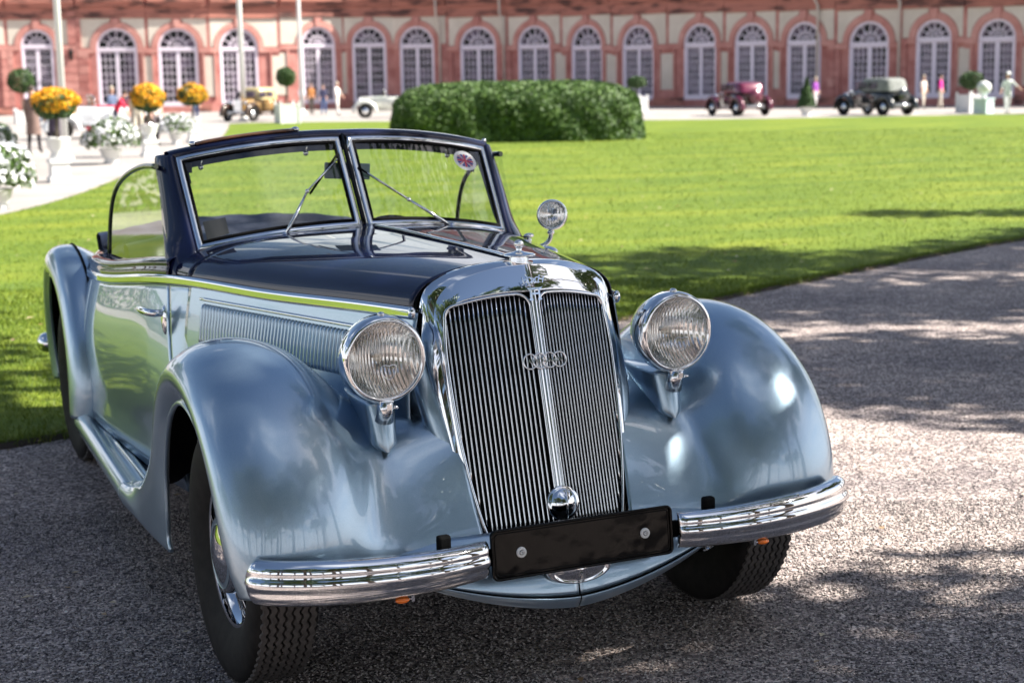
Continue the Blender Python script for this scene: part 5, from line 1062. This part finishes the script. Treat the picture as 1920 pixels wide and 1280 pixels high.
m = MB(); rows = [[wsp(1, 0, v, .014) + np.array((dx_, dy_, 0)) for dx_, dy_ in ((-.020, .014), (-.016, -.002), (-.012, -.006), (-.008, .0))] for v in np.linspace(-.02, 1.02, 8)]
m.tube([np.array((0, .968 - .016, 1.145)) + np.array((0, .216, .312)) * v for v in np.linspace(-.02, 1.03, 8)], .0095, 10, flat=(1.0, .8)); m.build('centre_divider', black, ws)
# base rubber
m = MB(); m.tube([wsp(-1, u, -.035, .006) for u in np.linspace(1.0, 0, 16)] + [wsp(1, u, -.035, .006) for u in np.linspace(.03, 1.0, 16)], .011, 8); m.build('base_seal', matte, ws)
# wipers: spindle on the lower frame, arm lying up to the middle
def wiper(s):
    wp_ = empty('wiper', parent=ws); f = lambda u, v, o_: wsp(s, u, v, o_)
    if s < 0: a = f(.50, -.01, .018); b_ = f(.30, .42, .022); c = f(.055, .74, .014)
    else: a = f(.56, .0, .018); b_ = f(.30, .28, .022); c = f(.06, .60, .014)
    m = MB(); m.lathe([(.011, -.012), (.013, .004), (.008, .012), (.001, .014)], 14, Matrix.Translation(a) @ Matrix.Rotation(R(70), 4, 'X')); m.build('spindle', chrome, wp_)
    m = MB(); m.tube([a, a * .5 + b_ * .5 + np.array((0, -.006, 0)), b_], [.006, .0055, .004], 8); m.tube([b_, c], .0032, 6); m.ball(b_, .008, 6); m.build('arm', chrome2, wp_)
    m = MB(); p = (b_ * .35 + c * .65); d = (c - a) / np.linalg.norm(c - a); m.tube([p - d * .12 + np.array((0, .006, 0)), p + d * .09 + np.array((0, .006, 0))], .0042, 6); m.build('blade', matte, wp_)
both(wiper)
# hooks and latches on the header, mirror
for s, u in ((-1, .84), (-1, .20), (1, .06), (1, .72)):
    p = wsp(s, u, .87, -.045); m = MB(); m.tube([p + (0, 0, .02), p, p + (s * .004, 0, -.012)], .004, 6); m.ball(p + (s * .004, 0, -.018), .010, 8); m.build('header_hook', chrome2, ws)
for s in (-1, 1):
    p = wsp(s, .93, .84, -.045); m = MB(); m.box(p, (.035, .012, .035)); m.tube([p + (0, 0, -.01), p + (s * -.006, 0, -.055)], [.006, .009], 8); m.build('header_latch', black, ws)
rows = [[wsp((-1 if u < 0 else 1), abs(u), v, -.055) for v in (.83, .99)] for u in np.linspace(-.97, .97, 40)]; m = MB(); m.grid(np.array(rows)); m.build('header_lining', fabric, ws)
mi_ = empty('rear_view_mirror', (.012, 1.16, 1.335), parent=ws); mi_.rotation_euler = (0, R(3), R(-12)); m = MB(); m.box((0, 0, 0), (.165, .012, .058)); m.build('mirror_back', mat('mirror_back', (.03, .075, .07), .35), mi_, bevel=.004)
m = MB(); m.box((0, .0072, 0), (.155, .002, .05)); m.build('mirror_face', green_mirror, mi_); m = MB(); m.tube([(0, 0, .02), (0, -.01, .07), (0, -.02, .12)], .006, 8); m.ball((0, -.004, .06), .012, 8); m.box((0, -.012, .004), (.03, .02, .05)); m.build('mirror_stem', chrome2, mi_)
# union flag oval sticker on the glass
fl_w = mat('sticker_white', (.80, .80, .80), .5); fl_r = mat('sticker_red', (.55, .05, .10), .5); fl_b = mat('sticker_blue', (.05, .06, .28), .5)
stk = empty('oval_sticker', parent=ws); cu_, cv_ = .81, .775
def stm(pts, d): return [wsp(1, cu_ + x / .575, cv_ + z / .36, .003 + d) for x, z in pts]
def splate(name, pts, d, mt):
    m = MB(); m.sm = False; P_ = stm(pts, d) + stm(pts, d - .0007); n_ = len(pts); m.add(P_, [list(range(n_)), list(range(n_, 2 * n_))] + [[i, (i + 1) % n_, n_ + (i + 1) % n_, n_ + i] for i in range(n_)]); return m.build(name, mt, stk)
ell = lambda a, b_, n_=28: [(a * math.cos(t), b_ * math.sin(t)) for t in np.linspace(0, 2 * math.pi, n_ + 1)[:-1]]
splate('sticker_disc', ell(.050, .040), .001, fl_w)
for k in range(8):
    a = math.pi / 4 * k + .2; b_ = a + .38; splate('flag_blue_field', [(.008 * math.cos((a + b_) / 2), .006 * math.sin((a + b_) / 2)), (.036 * math.cos(a), .026 * math.sin(a)), (.036 * math.cos((a + b_) / 2), .027 * math.sin((a + b_) / 2)), (.036 * math.cos(b_), .026 * math.sin(b_))], .002, fl_b)
for pts in ([(-.036, -.003), (.036, -.003), (.036, .003), (-.036, .003)], [(-.004, -.026), (.004, -.026), (.004, .026), (-.004, .026)]): splate('flag_red_cross', pts, .003, fl_r)
for sx_ in (-1, 1):
    for sz_ in (-1, 1): splate('flag_red_stripe', [(sx_ * .006, sz_ * .004), (sx_ * .009, sz_ * .004), (sx_ * .031, sz_ * .018), (sx_ * .028, sz_ * .020)], .003, fl_r)
# tax disc in the lower corner of the left pane
m = MB(); P_ = [wsp(-1, u, v, -.004) for u, v in ((.80, .10), (.93, .08), (.93, .27), (.80, .27))]; m.sm = False; m.add(P_ + [p + np.array((0, .001, 0)) for p in P_], [[0, 1, 2, 3], [4, 5, 6, 7]]); m.build('paper_disc', mat('brown_paper', (.025, .02, .014), .7), ws)

# ---- side windows
def side_window(s):
    sw = empty('side_window', parent=car)
    out = [(1.10, 1.0), (1.115, 1.10), (1.165, 1.22), (1.235, 1.372), (1.42, 1.366), (1.60, 1.345), (1.76, 1.315), (1.90, 1.275), (2.0, 1.225), (2.07, 1.155), (2.115, 1.07), (2.14, .99)]
    if s > 0: out = [(y if y < 1.24 else 1.235 + (y - 1.235) * .50, z) for y, z in out]
    P_ = curve([(s * .66, y, z) for y, z in out[3:]], 30); fr = [(s * .66, y, z) for y, z in out[:3]] + [tuple(p) for p in P_]
    m = MB(); m.tube(P_, .0085, 8, flat=(1, 1.2)); m.build('window_frame', mat('dark_chrome', (.10, .12, .09), .2, .9), sw)
    g = MB(); g.sm = False; T_ = tessellate_polygon([[Vector((p[1], p[2], 0)) for p in fr]]); g.add(fr, [list(t_) for t_ in T_]); g.build('glass', screen_glass, sw)
both(side_window)
# ---- door tops, cockpit edge (navy), folded hood
def rail(s):
    ys = np.linspace(1.05, 2.40, 40); rows = []
    for y, w_, z in zip(ys, bw(ys), bz(ys)): rows.append([(s * a, y, b_) for a, b_ in ((w_ + .002, z + .012), (w_ + .002, z + .030), (w_ - .002, z + .046), (w_ + .0, z + .052), (w_ - .004, z + .062), (w_ - .02, z + .070), (w_ - .045, z + .072), (w_ - .075, z + .070), (w_ - .082, z + .05), (w_ - .082, z - .2))])
    panel('door_top', surf(np.array(rows), 60, 60), navy, .003, flip=s < 0, back=False)
both(rail)
ys = np.linspace(2.38, 3.69, 40); rows = []
for y, w_, z in zip(ys, bw(ys), bz(ys)):
    t = (y - 2.38) / 1.31; zt_ = z + .075 * (1 - t ** 2) + .03
    rows.append([(w_ * math.copysign(abs(math.cos(a)) ** .6, math.cos(a)), y, z + .012 + (zt_ - z) * math.sin(a) ** .7) for a in np.linspace(0, math.pi, 41)])
panel('rear_deck', np.array(rows), navy, .004)
hood_c = empty('folded_hood', parent=car)
for k, (yy, zz_, rx, ry, rz_) in enumerate(((2.55, .985, .63, .20, .062), (2.72, 1.005, .62, .24, .066), (2.94, .985, .56, .24, .062))):
    m = MB(); a = np.linspace(-1, 1, 31); sec = np.linspace(0, 2 * math.pi, 17)[:-1]; rows = []
    for u in a:
        q = (1 - abs(u) ** 5) ** .5 if abs(u) < 1 else .02; q = max(q, .05); rows.append([(u * rx, yy - .25 * u * u + ry * .6 * q * math.cos(b_) , zz_ - .02 * abs(u) ** 3 + rz_ * q * math.sin(b_) + .003 * math.sin(u * 23 + k)) for b_ in sec])
    m.grid(np.array(rows), cv=True); m.build('hood_fold', fabric, hood_c)
# ---- cockpit
sd_ = MB(); sd_.box((0, 1.6, .45), (1.25, 1.3, .04)); sd_.build('cockpit_floor', matte, car)
rows = [[(x, 1.13 + .05 * abs(x), z) for z in (.80, 1.06, 1.10)] + [(x, 1.06 + .1 * abs(x), 1.125 - .05 * abs(x))] for x in np.linspace(-.62, .62, 20)]; m = MB(); m.grid(np.array(rows)); m.build('dashboard', wood, car)
def seat(x, w_, y, name='seat'):
    st = empty(name, (x, y, 0), parent=car); m = MB(); m.box((0, 0, .66), (w_, .50, .16)); m.build('seat_cushion', leather, st, bevel=.05)
    rows = []
    for u in np.linspace(-1, 1, 21):
        rows.append([(u * w_ / 2, .20 + .20 * t_ - .02 * math.cos(u * 9.4) + th_, .68 + .36 * t_ * (1 - .10 * u * u)) for t_, th_ in [(t_, 0) for t_ in np.linspace(0, 1, 10)] + [(1.03, .05), (.98, .10), (0, .10)]])
    m = MB(); m.grid(np.array(rows)); m.build('seat_back', leather, st)
seat(-.31, .54, 1.75); seat(.31, .54, 1.75); seat(0, 1.15, 2.35, 'rear_seat')
sw_ = empty('steering_wheel', (.31, 1.44, .95), parent=car); sw_.rotation_euler = (R(62), 0, 0); m = MB(); m.tube([(.20 * math.cos(a), .20 * math.sin(a), 0) for a in np.linspace(0, 2 * math.pi, 41)[:-1]], .011, 8, closed=True); m.build('wheel_rim', black, sw_)
m = MB()
for a in (.5, 2.64, 4.71): m.tube([(0, 0, 0), (.2 * math.cos(a), .2 * math.sin(a), 0)], .006, 6)
m.lathe([(.04, -.01), (.035, .015), (.001, .02)], 16); m.tube([(0, 0, 0), (0, 0, -.4)], .016, 8); m.build('wheel_spokes', chrome2, sw_)

# ---- spotlight and small chrome on the left scuttle
sp = empty('spotlight', (.722, .93, 1.158), parent=car); q = Matrix.Rotation(R(-26), 4, 'Z') @ Matrix.Rotation(R(82), 4, 'X'); r = .054
m = MB(); m.lathe([(r, 0), (r + .003, -.006), (r + .002, -.016), (r - .006, -.035), (r - .022, -.056), (.012, -.066), (.001, -.067)], 40, q); m.lathe([(r, 0), (r - .002, .005), (r - .007, .004), (r - .007, -.002)], 40, q); m.build('spotlight_shell', chrome, sp)
m = MB(); m.lathe([(r - .007, .0), (.03, .008), (.001, .011)], 36, q); m.build('spotlight_lens', lens_glass, sp); m = MB(); m.lathe([(r - .008, -.002), (.035, -.022), (.015, -.034), (.003, -.036)], 32, q); m.build('spotlight_reflector', reflector, sp)
m = MB(); m.tube(curve([(.0, .01, -.052), (-.002, .012, -.085), (-.012, .02, -.105), (-.035, .03, -.118), (-.08, .05, -.128)], 14), .0085, 10); m.ball((-.001, .01, -.066), (.014, .014, .010), 8); m.build('spotlight_arm', chrome, sp)
m = MB(); m.tube([(.555, .80, 1.070), (.565, .80, 1.090)], .010, 8); m.ball((.562, .80, 1.100), (.020, .012, .009), 8); m.build('wing_catch', chrome, car)
m = MB(); m.ball((.545, .62, 1.062), (.030, .06, .018), 8); m.build('scuttle_lamp', chrome, car)
m = MB(); m.ball((-.70, 3.62, .42), (.05, .07, .05), 10); m.tube([(-.62, 3.45, .40), (-.70, 3.60, .42)], .012, 8); m.build('rear_lamp', chrome, car)
